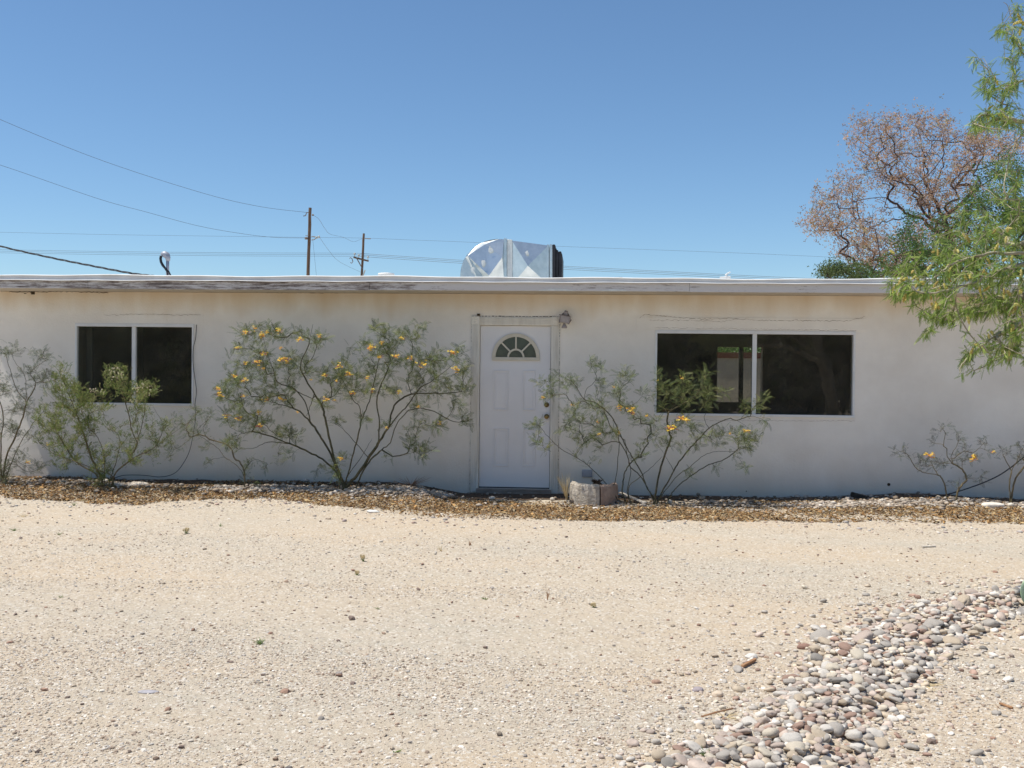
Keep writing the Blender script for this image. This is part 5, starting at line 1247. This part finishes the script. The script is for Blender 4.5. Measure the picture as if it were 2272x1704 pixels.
mq = [(2010, 620, 45, 14), (1985, 640, 30, 8), (2040, 660, 45, 16), (2080, 620, 45, 16), (2100, 675, 35, 10), (2130, 640, 45, 16), (2060, 700, 22, 5), (2052, 734, 14, 4), (2076, 700, 20, 4), (2115, 701, 22, 5), (2156, 683, 25, 8), (2187, 675, 30, 8), (2217, 675, 35, 10), (2248, 667, 35, 14),
 (2180, 600, 50, 20), (2230, 620, 45, 20), (2140, 575, 50, 18), (2100, 560, 40, 12), (2050, 575, 40, 9), (2200, 540, 50, 20), (2250, 560, 40, 16), (1990, 600, 30, 5), (1970, 622, 18, 3),
 (2228, 691, 40, 10), (2255, 720, 30, 8), (2215, 740, 30, 6), (2190, 750, 20, 5), (2165, 770, 16, 5), (2150, 780, 13, 4), (2228, 781, 28, 8), (2248, 775, 25, 6), (2262, 740, 25, 6), (2197, 792, 18, 3), (2140, 800, 10, 2), (2131, 828, 4, 2),
 (2245, 20, 20, 4), (2235, 60, 22, 5), (2250, 90, 25, 6), (2265, 50, 20, 4), (2180, 140, 18, 4), (2195, 170, 22, 6), (2210, 200, 22, 6), (2180, 200, 13, 3), (2240, 190, 25, 6), (2200, 240, 22, 6), (2220, 260, 28, 8), (2180, 270, 18, 6), (2168, 277, 12, 4), (2250, 250, 25, 7), (2250, 130, 25, 5), (2262, 160, 20, 5), (2268, 290, 14, 3)]
mq_deep = [(2160, 500, 50, 16), (2220, 480, 55, 18), (2130, 470, 40, 8), (2250, 430, 45, 14), (2200, 420, 40, 9), (2240, 380, 40, 9), (2190, 370, 30, 4), (2110, 530, 45, 9), (2070, 510, 35, 4), (2200, 520, 50, 12), (2250, 500, 40, 12)]
off_b = [(2340, 620, 70, 26), (2380, 480, 80, 22), (2360, 250, 80, 20), (2450, 120, 90, 16), (2480, 330, 90, 20), (2520, 560, 90, 22), (2420, 740, 70, 14), (2650, 300, 120, 24), (2700, 500, 120, 24), (2800, 640, 120, 20), (2600, -50, 120, 20)]
T = blobs(mq, I, MY, .3, 1.2)+blobs(mq_deep, I, MY+1.0, .4)+blobs(off_b, I, MY, .6)
sk.targets(T, .07, .007, mt_base, out=.2)
sk.radii(.0018, .11); sk.mesh((7, 4), .012).build('branches', M['bark'], mt, smooth=True)
MQ = [(.19, .28, .05), (.27, .37, .08), (.12, .18, .04), (.36, .43, .12), (.20, .29, .08)]
PIN = feather(9, 1, .12, .08, 50, .22, .02)
leaves_at(sk, 4, PIN, .062, MQ, mt, spread=.010, updir=0, droopdir=.75, back=5, along=3)
# catkins
tips = [i for i in sk.tips]; rng.shuffle(tips); k = 0
def catkin():
    V = []; F = []; n = 7; m_ = 8
    for j in range(m_):
        u = j/(m_-1); r_ = .009*math.sin(math.pi*min(.98, u*.9+.06))**.5
        for i in range(n):
            t = 2*math.pi*i/n; rr = r_*(1.25 if (i+j) % 2 else .8); V.append((rr*math.cos(t)+.012*u*u, rr*math.sin(t), -.065*u))
    for j in range(m_-1):
        for i in range(n): F.append((j*n+i, j*n+(i+1) % n, (j+1)*n+(i+1) % n, (j+1)*n+i))
    return np.array(V), np.array(F)
cv, cf = catkin(); cme = []
for cc in ((.58, .50, .14), (.66, .58, .22), (.50, .40, .12)):
    o_ = npmesh('catkin', cv, cf, M['flower'], None, cols=np.tile(cc, (len(cv), 1))); cme.append(o_.data); bpy.data.objects.remove(o_, do_unlink=True)
cat_px = [(1990, 628), (2000, 635), (2012, 622), (1985, 650), (2030, 620), (2040, 640), (2058, 632), (2045, 655), (2020, 648), (2060, 660), (2085, 635), (2065, 600), (2110, 600), (1980, 570), (2075, 565), (2150, 620), (2145, 618), (2185, 605), (2240, 575), (2075, 678), (2070, 690), (2140, 700),
 (2232, 655), (2225, 665), (2250, 680), (2245, 700), (2255, 695), (2240, 730), (2255, 722), (2195, 750), (2170, 775), (2225, 780), (2240, 790), (2205, 245), (2195, 262), (2220, 262), (2210, 182), (2255, 45), (2262, 60), (2160, 590), (2120, 560), (2235, 520), (2215, 515), (2140, 528), (2230, 540), (2190, 580), (2200, 640), (2170, 650), (2262, 640), (2255, 600), (2105, 610), (2095, 650), (2270, 690), (2030, 610), (2010, 660)]
for (px, py) in cat_px:
    for _ in range(1 if rng.uniform() < .35 else 2):
        o = bpy.data.objects.new('catkin', cme[int(rng.integers(0, 3))]); col.objects.link(o); o.parent = mt
        o.location = P(px+rng.normal(0, 6), py-8+rng.normal(0, 5), MY-.25+rng.normal(0, .12))-Vector(mt.location); o.rotation_euler = (rng.normal(0, .5), rng.normal(.3, .8), rng.uniform(0, 6)); s = rng.uniform(.6, .95); o.scale = (s*1.15, s*1.15, s)

# ------------------------------------------------------------------ trees behind the house
BY = 14
bt_base = P(2128, 830, BY); bt = empty('dry_tree', (bt_base.x, BY, 0), 'tall half bare tree with rust brown leaves behind the house', 'tree')
sk = Skel(); sk.stem([Vector((bt_base.x, BY, -.1)), P(2118, 640, BY), P(2113, 557, BY), P(2090, 480, BY), P(2065, 430, BY)], .25, .02, attach=False)
for st in ([(2113, 557), (2060, 495), (2038, 483), (2002, 483), (1959, 493), (1923, 513)], [(2038, 483), (2014, 477), (1986, 450), (1951, 438), (1899, 446), (1851, 465), (1819, 477)], [(2065, 430), (2042, 390), (2006, 366), (1974, 334), (1939, 306)], [(2065, 430), (2050, 385), (2050, 338), (2038, 278)],
           [(2065, 430), (2090, 378), (2094, 338), (2090, 278)], [(2098, 477), (2157, 430), (2177, 410), (2161, 382), (2185, 342), (2177, 298)], [(2177, 410), (2230, 380), (2290, 340)], [(2113, 557), (2180, 520), (2250, 480), (2330, 450)], [(2113, 570), (2040, 560), (1960, 570), (1910, 560)]):
    dy = rng.normal(0, .9); sk.stem([P(q[0], q[1], BY+dy*i/(len(st)-1)) for i, q in enumerate(st)], .22, .02)
bb = [(470, 1400, 60, 12), (520, 1470, 60, 12), (680, 1530, 70, 14), (700, 1350, 70, 14), (780, 1500, 60, 14), (880, 1450, 70, 14), (820, 1290, 70, 12), (830, 640, 15, 3), (960, 650, 15, 3), (670, 650, 15, 2), (520, 690, 15, 2), (740, 670, 15, 2), (1000, 720, 20, 3), (390, 990, 15, 2), (240, 1250, 15, 2), (560, 700, 60, 8), (510, 780, 50, 8), (620, 740, 70, 10), (700, 700, 60, 8), (740, 740, 70, 10), (840, 660, 40, 6), (850, 740, 60, 10), (960, 680, 50, 8), (980, 770, 60, 10), (680, 860, 70, 14), (760, 830, 60, 10), (560, 870, 60, 8), (870, 850, 60, 10), (600, 960, 70, 10), (700, 960, 70, 12), (700, 1030, 60, 10),
 (480, 1000, 60, 8), (440, 1040, 60, 6), (380, 1000, 30, 3), (540, 1080, 60, 8), (340, 1110, 60, 10), (300, 1150, 50, 10), (260, 1220, 50, 10), (320, 1240, 60, 12), (380, 1230, 60, 12), (440, 1160, 60, 8), (400, 1290, 40, 6), (500, 1240, 60, 8), (560, 1230, 70, 8), (640, 1180, 60, 6), (500, 1320, 60, 8), (560, 1340, 70, 10),
 (620, 1300, 60, 8), (560, 1420, 70, 10), (650, 1400, 70, 10), (620, 1500, 80, 12), (720, 1450, 70, 12), (800, 1000, 70, 12), (900, 980, 60, 12), (900, 1080, 70, 14), (840, 1100, 60, 10), (960, 1100, 70, 14), (1040, 1000, 60, 12), (1060, 1080, 60, 10), (980, 1190, 70, 14), (1000, 1300, 60, 12), (900, 1250, 60, 8),
 (1080, 760, 40, 6), (1160, 780, 70, 14), (1200, 760, 60, 14), (1260, 800, 60, 12), (1340, 790, 60, 10), (1400, 790, 40, 8), (1160, 860, 70, 12), (1120, 940, 60, 10), (1180, 1050, 60, 10), (1040, 1380, 60, 10), (1300, 900, 60, 8), (940, 880, 50, 6), (1060, 900, 50, 8), (800, 1420, 70, 12), (850, 1350, 70, 10), (1500, 850, 90, 14), (1550, 1000, 110, 16), (1500, 1200, 120, 16), (1150, 1250, 100, 16), (1300, 1150, 100, 16)]
sk.targets(blobs(bb, Z5, BY, 1.0, 1.8, 1.1), .22, .012, (bt_base.x, BY, 0), out=.15)
sk.radii(.0045, .17); sk.mesh((6, 3), .03).build('branches', M['barkdark'], bt, smooth=True)
leafq = (np.array([(0, 0, 0), (.5, .28, .05), (1, 0, 0), (.5, -.28, -.05)]), np.array([(0, 1, 2), (0, 2, 3)]))
def spray():
    V = []; F = []
    for k in range(6):
        d = Vector(rng.normal(0, 1, 3)).normalized(); o = Vector(rng.normal(0, .8, 3)); t = d.orthogonal().normalized()*.22; n = len(V)
        V += [o, o+d*.5+t, o+d, o+d*.5-t]; F += [(n, n+1, n+2), (n, n+2, n+3)]
    return np.array([v_[:] for v_ in V]), np.array(F)
BRN = [(.44, .29, .21), (.36, .25, .19), (.52, .37, .28), (.46, .33, .24), (.32, .23, .19), (.40, .34, .18), (.52, .30, .15)]
leaves_at(sk, 4, spray(), .058, BRN, bt, spread=.15, updir=-.2, back=3, along=2, frac=.65)
def green_tree(name, label, base, Y, blb, conv, pal, ls=.07, rb=.12, dY=.6, step=.16, n1=8, cat='tree', group=None, tmpl=None, kb=1):
    b_ = P(base[0], base[1], Y) if not isinstance(base, Vector) else base
    e = empty(name, (b_.x, Y, 0), label, cat, group); sk = Skel()
    T = blobs(blb, conv, Y, dY, kb); cz = sum(t[2] for t in T)/len(T)
    sk.stem([Vector((b_.x, Y, -.1)), Vector((b_.x+.05, Y, cz*.45)), Vector((b_.x, Y, cz*.8))], .2, .02, attach=False)
    sk.targets(T, step, .03, (b_.x, Y, 0), out=.15); sk.radii(.005, rb); sk.mesh((6, 3), .03).build('branches', M['barkdark'], e, smooth=True)
    leaves_at(sk, n1, tmpl or spray(), ls, pal, e, spread=.08, updir=.1, back=3, along=n1//2); return e
GRN = [(.10, .15, .05), (.14, .19, .07), (.08, .12, .045), (.17, .20, .09)]
green_tree('green_tree', 'low grey green bush showing above the roof at the left of the rust brown tree', (1880, 800), 11, [(330, 1520, 40, 12), (400, 1500, 50, 14), (470, 1500, 50, 14), (530, 1510, 40, 10), (430, 1560, 90, 20), (600, 1560, 90, 16)], Z5, GRN, .05, .08, .4)
green_tree('green_tree', 'darker green tree behind the house, in front of the rust brown tree', (2230, 800), 9.5, [(2000, 565, 50, 12), (2050, 505, 50, 12), (1950, 592, 40, 8), (2040, 580, 50, 14), (2170, 480, 60, 26), (2230, 440, 60, 26), (2250, 520, 60, 26), (2150, 550, 60, 22), (2090, 560, 50, 14), (2210, 590, 60, 22), (2290, 480, 60, 22), (2240, 370, 40, 12), (2190, 390, 30, 8), (2330, 560, 70, 22)], I, [(.09, .16, .045), (.12, .20, .06), (.07, .12, .04)], .055, .12, .6, n1=9)
# behind the back window: block wall and tree
e = empty('block_wall', (PX(1640, 800, 8), 8, 0), 'white yard wall with a red cap seen through the wide window', 'wall')
zc = PZ(1640, 782, 8); a = MB(); xx = PX(1640, 800, 8); a.box(xx-6, xx+6, 8, 8.2, -.1, zc-.115); a.build('wall_body', M['blockwall'], e); a = MB(); a.box(xx-6, xx+6, 7.97, 8.23, zc-.114, zc); a.build('wall_cap', M['redcap'], e)
green_tree('green_tree', 'green tree seen through the wide window beyond the white yard wall', (1640, 800), 11.5, [(1560, 760, 50, 16), (1640, 755, 50, 20), (1700, 760, 50, 16), (1620, 770, 60, 20)], I, [(.10, .20, .05), (.14, .26, .07)], .08, .1, .5)

# trees standing behind the photographer, mirrored in the window glass
for i, (bx_, by_, hh, wd) in enumerate(((6.8, -20, 4.6, 2.5), (-12.2, -19.5, 4.8, 2.6), (3.2, -20.5, 4.4, 2.3), (10.6, -19.5, 4.8, 2.6), (-16, -20.5, 5, 2.8), (-8, -22, 5, 2.6))):
    e = empty('mesquite_tree', (bx_, by_, 0), ['dark spreading tree mirrored in the right pane of the wide window', 'dark tree mirrored in the left window', 'dark tree mirrored in the left pane of the wide window', 'dark tree behind the camera, rightmost of the row', 'dark tree behind the camera, leftmost of the row', 'dark tree behind the camera between the two mirrored groups'][i], 'tree')
    sk = Skel(); sk.stem([Vector((bx_, by_, -.1)), Vector((bx_+.2, by_, 1.0)), Vector((bx_-.2, by_, 2.0))], .2, .03, attach=False)
    sk.stem([Vector((bx_+.2, by_, 1.0)), Vector((bx_-1.0, by_+.3, 2.2)), Vector((bx_-2.2, by_, 3.0))], .2, .03); sk.stem([Vector((bx_+.2, by_, .9)), Vector((bx_+1.3, by_+.3, 2.0)), Vector((bx_+2.4, by_, 2.6))], .2, .03)
    T = []
    for _ in range(330):
        t = rng.normal(0, 1, 3); t /= np.linalg.norm(t); t *= rng.uniform(.4, 1)**.5; T.append((bx_+t[0]*wd, by_+t[1]*wd*.8, hh*.50+t[2]*hh*.5))
    T = [t for t in T if t[2] > .25]; sk.targets(T, .25, .04, (bx_, by_, 0), out=.15); sk.radii(.008, .22); sk.mesh((6, 3), .03).build('branches', M['barkdark'], e)
    leaves_at(sk, 16, spray(), .19, GRN, e, spread=.28, back=2, along=9)

# prickly pear at the right edge
gp = G(2300, 1350); cac = empty('prickly_pear', tuple(gp), 'pale green prickly pear pad at the right edge beside the stone heap', 'cactus')
def pad(c_, w_, h_, tilt, rz, name='pad'):
    V, F = ico(3); V = V*np.array([w_, .016, h_]); ang = tilt; c, s = math.cos(ang), math.sin(ang)
    X_ = V[:, 0]*c-V[:, 2]*s; Z_ = V[:, 0]*s+V[:, 2]*c; V = np.stack([X_*math.cos(rz)-V[:, 1]*math.sin(rz), X_*math.sin(rz)+V[:, 1]*math.cos(rz), Z_], 1)
    o = npmesh(name, V+np.array(c_), F, M['cactus'], cac, smooth=True); return o
pp = P(2294, 1312, gp.y); pad((pp.x, gp.y, pp.z), .10, .115, .1, .2); pad((pp.x+.16, gp.y+.03, pp.z+.02), .09, .12, -.5, -.3); pad((pp.x+.06, gp.y+.02, pp.z+.19), .08, .10, -.2, .5)

sc.render.engine = 'CYCLES'
sc.cycles.max_bounces = 8; sc.cycles.transparent_max_bounces = 12
sc.render.resolution_x = 1024; sc.render.resolution_y = 768
